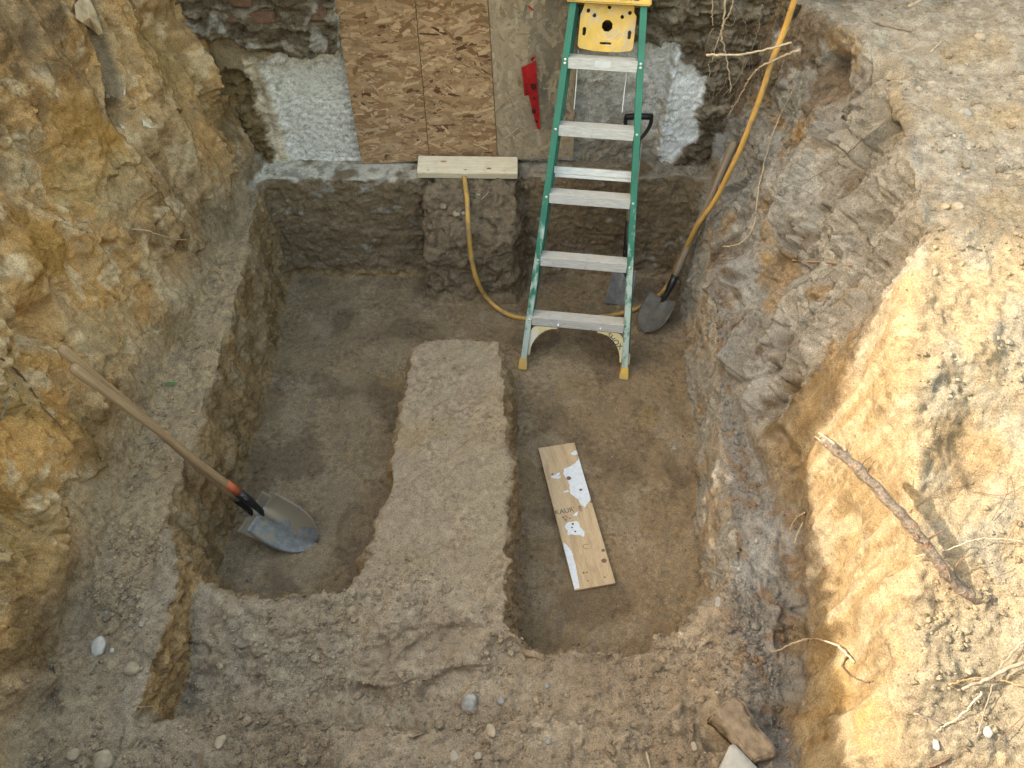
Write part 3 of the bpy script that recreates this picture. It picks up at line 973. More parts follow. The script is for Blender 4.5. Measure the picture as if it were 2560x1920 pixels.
def osb_panel(x0b, x0t, x1b, x1t, zb0, zb1, zt, n, horiz, pal, label, m, yfront, dark=None):
    """a board whose corners follow the cut seen in the photo; strands are pressed flakes on its face"""
    root = MB().hexa([(x0b, yfront, zb0), (x1b, yfront, zb1), (x1b, yfront + .0115, zb1), (x0b, yfront + .0115, zb0),
                      (x0t, yfront, zt), (x1t, yfront, zt), (x1t, yfront + .0115, zt), (x0t, yfront + .0115, zt)]).build('strand_board', None)
    root.data.materials.append(simple('osb_core', (.26, .165, .08), .8))
    tag(root, label, 'board', 'strand boards over the opening')
    vv, ff, cc = [], [], []
    H = zt - min(zb0, zb1)
    for i in range(n):
        a = random.gauss(0, .38) if horiz else (math.pi / 2 + random.gauss(0, .75))
        ln = random.uniform(.03, .13) * (1 if random.random() < .7 else .5)
        wd = random.uniform(.006, .028)
        t = random.random()
        zc = min(zb0, zb1) + H * t
        k = (zc - zb0) / (zt - zb0)
        xa, xb = x0b + (x0t - x0b) * k, x1b + (x1t - x1b) * k
        xc = random.uniform(xa, xb)
        dy = -random.uniform(.0002, .0018)
        ca, sa = math.cos(a), math.sin(a)
        pts = [(-ln / 2, -wd / 2 * random.uniform(.3, 1)), (ln / 2 * random.uniform(.7, 1), -wd / 2), (ln / 2, wd / 2 * random.uniform(.2, 1)), (0, wd / 2), (-ln / 2 * random.uniform(.8, 1), wd / 2 * random.uniform(.3, 1))]
        tl = random.uniform(-.0006, .0006)
        b0 = len(vv)
        for (ex, ez) in pts:
            X = xc + ex * ca - ez * sa
            Zz = zc + ex * sa + ez * ca
            kk = (Zz - zb0) / (zt - zb0)
            X = min(max(X, x0b + (x0t - x0b) * kk + .001), x1b + (x1t - x1b) * kk - .001)
            zlow = zb0 + (zb1 - zb0) * (X - x0b) / (x1b - x0b)
            vv.append((X, yfront + dy + tl * ex / ln, min(max(Zz, zlow + .001), zt - .001)))
        ff.append(tuple(range(b0, b0 + 5)))
        r = random.random()
        base = pal[0] if r < .45 else pal[1] if r < .72 else pal[2] if r < .965 else pal[3]
        s = random.uniform(.72, 1.25)
        col = tuple(q * s for q in base)
        if dark is not None:
            dk = dark(xc, zc)
            col = tuple(q * (1 - dk) + d_ * dk for q, d_ in zip(col, (.075, .07, .066)))
        cc += [col] * 5
    me = bpy.data.meshes.new('strands')
    me.from_pydata(vv, [], ff)
    set_col(me, np.array(cc))
    me.materials.append(m)
    o = link(bpy.data.objects.new('strands', me), root)
    o['kind'] = 'stuff'
    return root


PAL_W = [(.385, .245, .14), (.49, .34, .21), (.28, .165, .088), (.13, .07, .036)]
PAL_D = [(.37, .29, .20), (.42, .345, .25), (.30, .225, .15), (.20, .135, .085)]
M_OSB, M_OSBD = osb_mat('osb_face', False), osb_mat('osb_face_dusty', True)
osb_panel(-.829, -.825, -.453, -.448, .668, .688, 1.80, 2300, True, PAL_W, 'left strand board, rich brown flakes, beside the white concrete', M_OSB, 3.636)
osb_panel(-.451, -.446, -.078, -.122, .690, .695, 1.80, 2300, True, PAL_W, 'middle strand board, brown flakes, just above the pine board', M_OSB, 3.634)


def tar(xq, zq):
    e = fbm(np.array([[xq, zq, 0]]), (26, 5, 1), 2, 51)[0]
    e2 = fbm(np.array([[xq, zq, 0]]), 18, 2, 52)[0]
    b_ = float(sm(.05, .12, np.array(xq + .05 * (zq - 1.2) + .05 * e2)) * sm(.80, 1.05, np.array(zq)))
    return min(.92, max(0, b_ * (.55 + 1.5 * e + .5 * e2)))


osb_panel(-.076, -.120, .335, .300, .697, .712, 1.80, 2600, False, PAL_D, 'pale dusty strand board with black smears behind the ladder', M_OSBD, 3.630, tar)

# red plastic ribbon caught on the pale board
M_RED = simple('red_plastic', (.42, .018, .022), .35, var=.3, scale=30)
M_REDK = simple('black_print', (.05, .012, .012), .5)
rb = empty('warning_ribbon', Matrix.Translation(on_y(1340, 230, 3.62)))
tag(rb, 'red plastic ribbon with black marks hanging on the pale board', 'ribbon')
bpy.context.view_layer.update()


def strip(name, uv, y0, m, parent, dy=()):
    P = [on_y(u, v, y0 - (dy[i] if i < len(dy) else 0)) for i, (u, v) in enumerate(uv)]
    inv = parent.matrix_world.inverted()
    b = MB()
    n = len(P) // 2
    for p in P: b.v.append(tuple(inv @ p))
    for p in P: b.v.append(tuple(inv @ (p + Vector((0, .0012, 0)))))
    N = len(P)
    for i in range(n - 1):
        a = [2 * i, 2 * i + 1, 2 * i + 3, 2 * i + 2]
        b.f.append(tuple(a))
        b.f.append(tuple(N + k for k in reversed(a)))
    return b.build(name, m, parent)


strip('tape', [(1306, 168), (1340, 152), (1314, 195), (1342, 180), (1322, 240), (1345, 236), (1333, 285), (1349, 282), (1343, 322), (1350, 325)], 3.615, M_RED, rb, (.02, .0, .02, .004, .012, .002, .004, 0, 0, 0))
strip('tape', [(1303, 168), (1312, 172), (1308, 205), (1318, 205), (1311, 240), (1322, 238)], 3.607, M_RED, rb, (.02, .02, .02, .01, .02, .0))
strip('tape', [(1328, 145), (1340, 140), (1327, 152), (1333, 152), (1336, 156), (1340, 160)], 3.61, M_RED, rb, (.02, .0, .01))
strip('tape', [(1319, 15), (1323, 14), (1325, 22), (1328, 19), (1334, 28), (1335, 26)], 3.618, M_RED, rb)
for (u, v, r) in ((1334, 217, 7), (1335, 279, 5.5), (1342, 304, 3.5), (1336, 246, 3)):
    strip('print_mark', [(u - r, v - r), (u + r * .6, v - r), (u - r, v), (u + r, v), (u - r * .6, v + r), (u + r * .7, v + r)], 3.5915, M_REDK, rb)

# ================================================================== PINE BOARD ON THE SOIL BLOCK
def wood_mat(name, light, darkc, scale=(2, 30, 30), paint=False, dirt=.25):
    m, nt, p = mat(name)
    vec = tex_coord(nt, scale)
    n = noise(nt, vec, 3.2, 6, .6, .4)
    fine_ = noise(nt, tex_coord(nt, tuple(s * 4 for s in scale)), 6, 3, .6)
    c0 = ramp(nt, n, [(.3, darkc), (.62, light)])
    c0 = mix(nt, 1.0, c0, ramp(nt, fine_, [(.3, (.85,) * 3), (.7, (1.1,) * 3)]), 'MULTIPLY')
    dn = noise(nt, tex_coord(nt), 14, 5, .6)
    c0 = mix(nt, ramp(nt, dn, [(.52, (0,) * 3), (.75, (dirt,) * 3)]), c0, (.24, .17, .10))
    nt.links.new(c0, p.inputs['Base Color'])
    p.inputs['Roughness'].default_value = .7
    p.inputs['Specular IOR Level'].default_value = .25
    nt.links.new(bump(nt, fine_, .25, .001), p.inputs['Normal'])
    return m


M_PINE = wood_mat('pine', (.80, .71, .55), (.66, .55, .39), (1.2, 26, 26))
M_KNOT = simple('knot', (.20, .085, .04), .6, scale=60)
A, B, Cc, Dd = on_z(1048, 388, .745), on_z(1298, 392, .735), on_z(1290, 434, .715), on_z(1040, 432, .722)
ex_ = ((B - A) + (Cc - Dd)).normalized()
ey_ = ((A - Dd) + (B - Cc))
ey_ = (ey_ - ex_ * ey_.dot(ex_)).normalized()
ez_ = ex_.cross(ey_)
cen = (A + B + Cc + Dd) / 4
Lb, Wb = ((B - A).length + (Cc - Dd).length) / 2, ((A - Dd).length + (B - Cc).length) / 2
MX = Matrix((ex_, ey_, ez_)).transposed().to_4x4()
MX.translation = cen
pb = MB().box(-Lb / 2, Lb / 2, -Wb / 2, Wb / 2, -.040, 0).build('pine_board', M_PINE, bevel=.003, seg=2)
pb.matrix_world = MX
tag(pb, 'clean pale pine board lying over the hose on the soil block', 'board')
for (kx, ky, r) in ((-.13, .02, .011), (.115, -.028, .008), (-.01, -.04, .005), (-.21, -.045, .004)):
    bm_ = MB()
    bm_.v = [(kx + r * 1.7 * math.cos(t), ky + r * .7 * math.sin(t), .0012) for t in np.linspace(0, 2 * math.pi, 12, endpoint=False)]
    bm_.f = [tuple(range(12))]
    bm_.build('knot', M_KNOT if r < .01 else simple('knot_pale', (.42, .28, .15), .6), pb)

# ================================================================== PLYWOOD OFFCUT
m, nt, p = mat('plywood')
vec = tex_coord(nt, (16, 2.2, 20))
n = noise(nt, vec, 2.2, 6, .62, .5)
c0 = ramp(nt, n, [(.25, (.36, .245, .135)), (.5, (.50, .37, .23)), (.75, (.56, .43, .28))])
fine_ = noise(nt, tex_coord(nt, (60, 8, 60)), 4, 3, .6)
c0 = mix(nt, 1.0, c0, ramp(nt, fine_, [(.3, (.82,) * 3), (.7, (1.1,) * 3)]), 'MULTIPLY')
dn = noise(nt, tex_coord(nt), 40, 4, .7)
c0 = mix(nt, ramp(nt, dn, [(.66, (0,) * 3), (.72, (.75,) * 3)]), c0, (.11, .07, .045))
nt.links.new(c0, p.inputs['Base Color'])
p.inputs['Roughness'].default_value = .75
M_PLY = m
A, B, Cc, Dd = on_z(1352, 1120, .035), on_z(1442, 1104, .035), on_z(1532, 1460, .032), on_z(1429, 1476, .032)
ex_ = ((B - A) + (Cc - Dd)).normalized()
ey_ = ((A - Dd) + (B - Cc))
ey_ = (ey_ - ex_ * ey_.dot(ex_)).normalized()
cen = (A + B + Cc + Dd) / 4
PW, PL = ((B - A).length + (Cc - Dd).length) / 2, ((A - Dd).length + (B - Cc).length) / 2
MX = Matrix((ex_, ey_, ex_.cross(ey_))).transposed().to_4x4()
MX.translation = cen
ply = MB().box(-PW / 2, PW / 2, -PL / 2, PL / 2, -.015, 0).build('plywood_strip', M_PLY, bevel=.001)
ply.matrix_world = MX
tag(ply, 'narrow plywood strip with white paint splashes on the right trench floor', 'board')
M_SPL = simple('splashed_paint', (.62, .66, .72), .55, var=.12, scale=60)
M_INK = simple('stamp_ink', (.09, .085, .085), .8, var=.4, scale=300)
# splashes in board pixels of the photo -> local coordinates
inv = MX.inverted()


def ply_uv(u, v):
    q = inv @ on_z(u, v, cen.z)
    return q.x, q.y


def blob(name, uv, zoff, m_, parent=ply, jit=.002, sub=3):
    P = [ply_uv(u, v) for u, v in uv]
    out = []
    for i in range(len(P)):
        a, b = P[i], P[(i + 1) % len(P)]
        for k in range(sub):
            t = k / sub
            out.append((min(max(a[0] + (b[0] - a[0]) * t + random.uniform(-jit, jit), -PW / 2 + .001), PW / 2 - .001),
                        min(max(a[1] + (b[1] - a[1]) * t + random.uniform(-jit, jit), -PL / 2 + .001), PL / 2 - .001), zoff))
    bm2 = bmesh.new()
    vs_ = [bm2.verts.new(q) for q in out]
    f_ = bm2.faces.new(vs_)
    f_.normal_update()
    if f_.normal.z < 0: f_.normal_flip()
    bmesh.ops.triangulate(bm2, faces=bm2.faces[:])
    me_ = bpy.data.meshes.new(name)
    bm2.to_mesh(me_)
    bm2.free()
    me_.materials.append(m_)
    return link(bpy.data.objects.new(name, me_), parent)


blob('paint_splash', [(1450, 1143), (1476, 1226), (1480, 1245), (1462, 1268), (1452, 1262), (1446, 1250), (1425, 1232), (1424, 1215), (1418, 1200), (1409, 1185), (1410, 1172), (1425, 1166), (1438, 1158)], .0008, M_SPL)
blob('paint_splash', [(1448, 1125), (1450, 1133), (1436, 1138), (1426, 1135), (1434, 1128)], .0008, M_SPL)
blob('paint_splash', [(1414, 1308), (1440, 1302), (1446, 1306), (1449, 1318), (1462, 1328), (1461, 1342), (1450, 1338), (1430, 1336), (1418, 1338), (1420, 1326), (1412, 1318)], .0008, M_SPL)
blob('paint_splash', [(1409, 1356), (1416, 1360), (1428, 1378), (1436, 1400), (1442, 1430), (1450, 1470), (1432, 1474), (1424, 1440), (1412, 1390)], .0007, M_SPL)
blob('paint_splash', [(1376, 1192), (1386, 1188), (1398, 1181), (1400, 1186), (1392, 1192), (1403, 1190), (1398, 1197), (1384, 1196)], .0009, M_SPL, jit=.001)
blob('paint_splash', [(1406, 1230), (1420, 1226), (1424, 1229), (1412, 1232)], .0009, M_SPL, jit=.001)
blob('paint_splash', [(1436, 1284), (1446, 1278), (1442, 1290), (1432, 1290)], .0007, M_SPL, jit=.001)
M_STAIN = simple('knot_stain', (.16, .10, .065), .7, var=.4, scale=80)
for (u, v, r) in ((1422, 1196, 5), (1452, 1225, 3), (1479, 1255, 3.2), (1508, 1376, 4), (1510, 1402, 5.5), (1459, 1432, 2.2), (1467, 1431, 2), (1512, 1443, 2), (1470, 1452, 1.6), (1432, 1310, 2.5), (1430, 1319, 2.2), (1438, 1329, 2.2), (1408, 1293, 2), (1414, 1300, 2), (1424, 1296, 1.8), (1381, 1186, 2.4)):
    blob('stain', [(u + r * math.cos(t) * 1.3, v + r * math.sin(t)) for t in np.linspace(0, 6.28, 8, endpoint=False)], .0015, M_STAIN, jit=.0006, sub=1)
ring = [(1466 + 8 * math.cos(t), 1366 + 6 * math.sin(t)) for t in np.linspace(.6, 5.6, 14)]
b = MB().tube([(*ply_uv(*q), .0006) for q in ring], .0011, 5)
b.build('cup_ring', M_STAIN, ply)
for (txt, u, v, size, ang) in (("KAUR'", 1412, 1278, .034, 9), ('108', 1451, 1272, .022, 96), ('3 5', 1413, 1295, .02, 40)):
    me_ = text_mesh(txt, size, 0, .0003)
    me_.materials.append(M_INK)
    o = link(bpy.data.objects.new('stamp', me_), ply)
    q = ply_uv(u, v)
    o.location = (q[0], q[1], .0014)
    o.rotation_euler = (0, 0, math.radians(ang - 8))

# ================================================================== STEP LADDER
def paint_wear(name, col, wear_col, amount, rough=.45, low=0.0, scale=22):
    """paint with scuffs; `low` > 0 adds wear towards the foot (local z small)"""
    m, nt, p = mat(name)
    tc = nt.nodes.new('ShaderNodeTexCoord')
    sep = nt.nodes.new('ShaderNodeSeparateXYZ')
    nt.links.new(tc.outputs['Object'], sep.inputs[0])
    n1 = noise(nt, tex_coord(nt, (1, 1, .45)), scale, 7, .68)
    k = math_n(nt, 'MULTIPLY', sep.outputs['Z'], -low)
    f = math_n(nt, 'ADD', n1, k)
    f = math_n(nt, 'ADD', f, amount)
    w = ramp(nt, f, [(.50, (0,) * 3), (.62, (.85,) * 3)])
    n2 = noise(nt, tex_coord(nt), 9, 4)
    base = ramp(nt, n2, [(.3, tuple(x * .8 for x in col)), (.7, tuple(x * 1.15 for x in col))])
    c0 = mix(nt, w, base, wear_col)
    nt.links.new(c0, p.inputs['Base Color'])
    p.inputs['Roughness'].default_value = rough
    nt.links.new(bump(nt, n1, .15, .001), p.inputs['Normal'])
    return m


M_GREEN = paint_wear('green_fibreglass', (.024, .175, .12), (.50, .58, .54), .175, .5, .24)
M_GREEND = paint_wear('green_fibreglass_rear', (.016, .14, .095), (.25, .30, .27), -.06, .45, 0)
M_YEL = paint_wear('yellow_plastic', (.66, .43, .085), (.46, .38, .25), .02, .55, 0, 14)
M_YELP = paint_wear('faded_yellow_plastic', (.66, .56, .30), (.66, .64, .58), .02, .5, 0, 12)
M_ROD = simple('steel_rod', (.62, .62, .62), .35, .6)
M_BLACK = simple('black_plastic', (.012, .012, .013), .45)
M_TXT = simple('black_lettering', (.010, .010, .010), .5)
m, nt, p = mat('aluminium_tread')
n1 = noise(nt, tex_coord(nt), 16, 6, .65)
n2 = noise(nt, tex_coord(nt, (1, 8, 8)), 20, 4, .6)
geo = nt.nodes.new('ShaderNodeNewGeometry')
sepn = nt.nodes.new('ShaderNodeSeparateXYZ')
vt = nt.nodes.new('ShaderNodeVectorTransform')
vt.vector_type, vt.convert_from, vt.convert_to = 'NORMAL', 'WORLD', 'OBJECT'
nt.links.new(geo.outputs['Normal'], vt.inputs[0])
nt.links.new(vt.outputs[0], sepn.inputs[0])
upm = ramp(nt, sepn.outputs['Z'], [(.5, (0,) * 3), (.8, (1,) * 3)])
mud = math_n(nt, 'MULTIPLY', upm, ramp(nt, n1, [(.30, (.35,) * 3), (.62, (.95,) * 3)]))
c0 = ramp(nt, n2, [(.3, (.50, .51, .515)), (.7, (.74, .75, .75))])
c0 = mix(nt, mud, c0, (.52, .44, .34))
dn = noise(nt, tex_coord(nt), 34, 4, .7)
c0 = mix(nt, ramp(nt, dn, [(.62, (0,) * 3), (.72, (.7,) * 3)]), c0, (.20, .155, .11))
nt.links.new(c0, p.inputs['Base Color'])
mm = nt.nodes.new('ShaderNodeMath')
mm.operation = 'MULTIPLY_ADD'
mm.inputs[1].default_value, mm.inputs[2].default_value = -.3, .3
nt.links.new(mud, mm.inputs[0])
nt.links.new(mm.outputs[0], p.inputs['Metallic'])
p.inputs['Roughness'].default_value = .5
M_ALU = m

fl_, fr_ = on_z(1302, 926, 0), on_z(1563, 951, 0)
ex = (fr_ - fl_).normalized()
hz = Vector((-ex.y, ex.x, 0))
LEAN = math.radians(62.5)
es = hz * math.cos(LEAN) + Vector((0, 0, 1)) * math.sin(LEAN)
ey = hz * math.sin(LEAN) - Vector((0, 0, 1)) * math.cos(LEAN)
ML = Matrix((ex, ey, es)).transposed().to_4x4()
ML.translation = (fl_ + fr_) / 2 + Vector((0, 0, .006))
lad = empty('step_ladder', ML)
tag(lad, 'green and yellow folded step ladder leaning on the wall', 'ladder')
HB, HT, TOPS = .272, .157, 1.80


def hw(s):
    return HB + (HT - HB) * s / TOPS


def rail(side, y0, y1, s0, s1, hb, ht, fl, name, m_, sx=0.0):
    b = MB()
    def bar(xi, xo, ya, yb):
        c_ = []
        for s in (s0, s1):
            w_ = hb + (ht - hb) * (s - s0) / (s1 - s0)
            for (xx, yy) in ((xi, ya), (xo, ya), (xo, yb), (xi, yb)):
                c_.append((sx + side * (w_ + xx), yy, s))
        b.hexa(c_)
    bar(fl / 2 - .005, fl / 2, y0 + .0052, y1 - .0052)
    bar(-fl / 2, fl / 2, y0, y0 + .005)
    bar(-fl / 2, fl / 2, y1 - .005, y1)
    return b.build(name, m_, lad, bevel=.0012)


for sd_ in (-1, 1):
    rail(sd_, 0, .068, .05, TOPS, HB, HT, .031, 'front_rail', M_GREEN)
    rail(sd_, .095, .130, .10, TOPS - .02, HB, HT - .004, .026, 'rear_rail', M_GREEND, .010)
    # rubber feet
    b = MB()
    w_ = side = sd_ * HB
    b.hexa([(w_ - .024, -.010, 0.004), (w_ + .024, -.010, 0.004), (w_ + .024, .078, -.02), (w_ - .024, .078, -.02),
            (w_ - .019, -.004, .068), (w_ + .019, -.004, .068), (w_ + .019, .072, .062), (w_ - .019, .072, .062)])
    b.build('foot', M_YEL, lad, bevel=.004, seg=2)
    w_ = sd_ * HB + .010
    b = MB()
    b.hexa([(w_ - .019, .088, .052), (w_ + .019, .088, .052), (w_ + .019, .137, .038), (w_ - .019, .137, .038),
            (w_ - .016, .091, .115), (w_ + .016, .091, .115), (w_ + .016, .134, .11), (w_ - .016, .134, .11)])
    b.build('foot', M_YELP, lad, bevel=.004, seg=2)

TD = (math.sin(math.radians(75.5)), math.cos(math.radians(75.5)))      # tread depth direction (y, z)
LD = (TD[1], -TD[0])                                                   # lip direction (y, z)
STEPS = [.262, .583, .902, 1.222, 1.522]
for k, sb in enumerate(STEPS):
    st = sb + .040
    w0 = hw(sb) - .0155
    th = .003
    b = MB()

    def plate(a, d0, d1, l0, l1, wi):
        c_ = []
        for xx in (-wi, wi):
            for (d_, l_) in ((d0, l0), (d1, l0), (d1, l1), (d0, l1)):
                c_.append((xx, -.004 + TD[0] * d_ + LD[0] * l_, st + TD[1] * d_ + LD[1] * l_))
        b.hexa(c_)
    plate(0, .0035, .076, 0, th, w0)
    plate(0, 0, .003, -.001, .047, w0 - .0006)
    plate(0, .0765, .0795, 0, .030, w0 - .0006)
    for r_ in range(5):
        plate(0, .010 + r_ * .013, .014 + r_ * .013, -.0014, -.0001, w0 - .004)
    o = b.build('tread', M_ALU, lad, bevel=.0008)
    for sd_ in (-1, 1):                                               # rivets on the rails
        for dz in ((.012, -.004) if k == 4 else (.004,)):
            rv = MB()
            hx = sd_ * hw(sb + .02 + dz)
            rv.tube([(hx, .002, sb + .02 + dz), (hx, -.0025, sb + .02 + dz), (hx, -.0038, sb + .02 + dz)], [.0065, .006, .003], 10)
            rv.build('rivet', M_ROD, lad, smooth=False)
# rear cross bars
for s_, h_ in ((1.035, .03),):
    b = MB()
    w_ = HB + (HT - .004 - HB) * (s_ - .1) / (TOPS - .12) - .008
    b.box(-w_ + .008, w_ + .008, .092, .096, s_ - .004, s_ + h_)
    b.box(-w_ + .008, w_ + .008, .0962, .128, s_ + h_ - .003, s_ + h_ - .0005)
    b.box(-w_ + .008, w_ + .008, .0962, .120, s_ - .022, s_ - .0045)
    b.build('rear_bar', M_ALU, lad, bevel=.0008)
# knee braces
for sd_ in (-1, 1):
    s_hi, s_lo = STEPS[0] - .010, .088
    wi = hw(.16) - .012
    poly = [(wi * sd_, s_lo)]
    pts_in = []
    for t in np.linspace(0, 1, 9):
        a = t * math.pi / 2
        pts_in.append((sd_ * (wi - .010 - .135 * (1 - math.cos(a))), s_lo + .005 + (s_hi - s_lo - .012) * math.sin(a)))
    poly += pts_in
    poly += [(sd_ * (wi - .145), s_hi)]
    for t in np.linspace(0, 1, 7):
        a = t * math.pi / 2
        poly.append((sd_ * (wi - .045 + .045 * math.sin(a)), s_hi - .055 * (1 - math.cos(a))))
    o = MB().prism(poly, .012, .020).build('knee_brace', M_YELP, lad, bevel=.001)
    if sd_ > 0:
        me_ = text_mesh('SHOX', .040, .0, .0004)
        me_.materials.append(M_TXT)
        t_ = link(bpy.data.objects.new('marker_writing', me_), o)
        t_.matrix_local = Matrix.Translation((wi - .048, .0112, s_hi - .045)) @ Matrix.Rotation(math.radians(90), 4, 'X') @ Matrix.Rotation(math.radians(-42), 4, 'Z')
    else:
        sc_ = MB()
        for i in range(5):
            q0 = Vector((-wi + .03 + i * .012, .0110, s_hi - .075 + i * .013))
            sc_.tube([q0, q0 + Vector((.008, 0, .001)), q0 + Vector((.004, 0, .012))], .0011, 4)
        sc_.build('marker_writing', simple('faded_marker', (.35, .33, .30), .8), o)
for (xx, m_) in ((-.10, M_ROD), (.12, M_ROD)):
    MB().tube([(xx, -.002, STEPS[0] + .012), (xx, -.0078, STEPS[0] + .0135)], .005, 10).build('rivet', m_, lad)
# sticker on the top tread
s5 = STEPS[4] + .04
sy_, sz_ = -.004 + LD[0] * .006 - TD[0] * .0012, s5 + LD[1] * .006
b = MB()
b.v = [(-.035, sy_, sz_), (.038, sy_, sz_), (.038, sy_ + LD[0] * .026, sz_ + LD[1] * .026), (-.035, sy_ + LD[0] * .026, sz_ + LD[1] * .026)]
b.f = [(0, 1, 2, 3)]
b.build('sticker', simple('pale_sticker', (.66, .70, .74), .4, var=.08), lad)
# top cap with lettering
b = MB()
b.hexa([(-.190, -.022, TOPS - .008), (.190, -.022, TOPS - .008), (.185, .150, TOPS - .008), (-.185, .150, TOPS - .008),
        (-.186, -.016, TOPS + .062), (.186, -.016, TOPS + .062), (.180, .145, TOPS + .062), (-.180, .145, TOPS + .062)])
cap = b.build('top_cap', M_YEL, lad, bevel=.006, seg=2)
me_ = text_mesh('FEATHERLITE', .044, .25, .0005, .0016)
me_.materials.append(M_TXT)
t_ = link(bpy.data.objects.new('lettering', me_), cap)
t_.matrix_local = Matrix.Translation((0.002, -.0223, TOPS + .026)) @ Matrix.Rotation(math.radians(90 - 4.9), 4, 'X')


# yellow pail shelf folded between the rails
def shape2d(name, outer, holes, thick, m_):
    cu = bpy.data.curves.new(name, 'CURVE')
    cu.dimensions, cu.fill_mode, cu.extrude = '2D', 'BOTH', thick / 2
    cu.bevel_depth, cu.bevel_resolution = .0015, 1
    for ring_ in [outer] + holes:
        sp = cu.splines.new('POLY')
        sp.points.add(len(ring_) - 1)
        for i, (a, b_) in enumerate(ring_): sp.points[i].co = (a, b_, 0, 1)
        sp.use_cyclic_u = True
    o_ = bpy.data.objects.new(name, cu)
    COL.objects.link(o_)
    bpy.context.view_layer.update()
    me2 = bpy.data.meshes.new_from_object(o_.evaluated_get(bpy.context.evaluated_depsgraph_get()))
    bpy.data.objects.remove(o_)
    me2.materials.append(m_)
    return me2


def circ(cx_, cy_, r, n=18, ph=0):
    return [(cx_ + r * math.cos(ph + 2 * math.pi * i / n), cy_ + r * math.sin(ph + 2 * math.pi * i / n)) for i in range(n)]


def slot(cx_, cy_, w_, h_):
    out = []
    r = min(w_, h_) / 2
    for i in range(16):
        a = 2 * math.pi * i / 16
        out.append((cx_ + (w_ / 2 - r) * (1 if math.cos(a) > 0 else -1) + r * math.cos(a), cy_ + (h_ / 2 - r) * (1 if math.sin(a) >= 0 else -1) + r * math.sin(a)))
    return out


SW, SH = .262, .215
outer = [(-.108, .118), (.112, .118), (.113, .06), (.126, .045), (.126, -.085), (.118, -.098), (.06, -.106), (0, -.108), (-.06, -.106), (-.118, -.098), (-.126, -.085), (-.124, .04), (-.112, .07)]
holes = [circ(0, 0, .027, 8, .39), circ(-.091, .058, .0098), circ(-.062, .040, .0098), circ(.002, .077, .0098), circ(.064, .040, .0098), circ(.096, .058, .0098),
         slot(-.102, -.028, .019, .038), slot(.104, -.032, .019, .038), slot(0, -.073, .056, .0125)]
me_ = shape2d('pail_shelf', outer, holes, .012, M_YEL)
sh = link(bpy.data.objects.new('pail_shelf', me_), lad)
sh.matrix_local = Matrix.Translation((.004, .038, 1.705)) @ Matrix.Rotation(math.radians(90), 4, 'X')
for r_ in (.056, .083):
    b = MB()
    b.tube([(r_ * math.cos(t), r_ * math.sin(t), .0078) for t in np.linspace(0, 2 * math.pi, 49)], .0011, 5)
    b.build('rim_ring', M_YELP, sh)
for xx in (-.118, .116):
    MB().tube([(xx, .052, 1.60), (xx, .080, 1.545), (xx * .985, .088, 1.44), (xx * .985, .088, 1.335)], .0032, 6).build('shelf_rod', M_ROD, lad)
MB().tube([(HB - .05, .085, 1.20), (HB - .045, .085, .90)], .004, 6).build('spreader_bar', M_ROD, lad)

# ================================================================== SHOVELS
M_WOOD = wood_mat('ash_handle', (.39, .265, .15), (.25, .155, .08), (26, 26, 1.2), dirt=.5)
M_WOODG = wood_mat('grey_handle', (.28, .225, .165), (.18, .14, .10), (26, 26, 1.2), dirt=.5)
M_ORANGE = paint_wear('orange_paint', (.52, .115, .035), (.35, .22, .13), -.02, .5, 0, 40)
M_SOCKET = paint_wear('black_socket', (.014, .014, .016), (.28, .27, .25), -.10, .4, 0, 60)
M_STEEL = None
m, nt, p = mat('worn_steel')
n1 = noise(nt, tex_coord(nt), 9, 6, .6)
n2 = noise(nt, tex_coord(nt), 42, 5, .65)
c0 = ramp(nt, n2, [(.3, (.13, .128, .122)), (.7, (.25, .246, .236))])
c0 = mix(nt, ramp(nt, n1, [(.53, (0,) * 3), (.55, (1,) * 3)]), c0, (.26, .205, .14))
nt.links.new(c0, p.inputs['Base Color'])
p.inputs['Metallic'].default_value = .12
p.inputs['Roughness'].default_value = .5
M_STEEL = m
M_STEELD = simple('muddy_steel', (.26, .215, .155), .7, .1, .25, 30)
M_STEELG = simple('grey_steel', (.20, .20, .20), .6, .25, .35, 18)


def blade_mesh(length, width, dish, kind, m_, thick=.0025):
    nu, nv_ = 18, 20
    vv, ff = [], []
    for j in range(nv_ + 1):
        t = j / nv_
        if kind == 'round':
            w_ = width / 2 * (1.0 - .05 * (1 - min(t / .3, 1)) if t < .42 else max(.02, (1 - ((t - .42) / .58) ** 2.2)) ** .62)
        elif kind == 'square':
            w_ = width / 2 * (1 - .12 * t)
        else:
            w_ = width / 2 * (1 - .18 * (1 - t))
        for i in range(nu + 1):
            u = 2 * i / nu - 1
            roll = .010 * max(0, (.09 - t) / .09) * (abs(u) > .25)
            frog = .016 * math.exp(-(u / .16) ** 2) * max(0, 1 - t / .62)
            yv = dish * (u * u) * (1 - .35 * t) - .05 * length * t * t + roll + frog
            zz = -length * t
            if kind == 'round' and t > .9: zz += 0
            vv.append((u * w_, yv, zz))
    n = len(vv)
    for (a, b_, c_) in list(vv):
        vv.append((a, b_ - thick, c_))
    W = nu + 1
    for j in range(nv_):
        for i in range(nu):
            a = j * W + i
            ff.append((a, a + 1, a + W + 1, a + W))
            ff.append((n + a, n + a + W, n + a + W + 1, n + a + 1))
    edge = [i for i in range(W)] + [j * W + nu for j in range(1, nv_ + 1)] + [nv_ * W + i for i in reversed(range(nu))] + [j * W for j in reversed(range(1, nv_))]
    for k in range(len(edge)):
        a, b_ = edge[k], edge[(k + 1) % len(edge)]
        ff.append((b_, a, n + a, n + b_))
    b = MB()
    b.v, b.f = vv, ff
    me2 = b.mesh('blade', smooth=True)
    me2.materials.append(m_)
    return me2


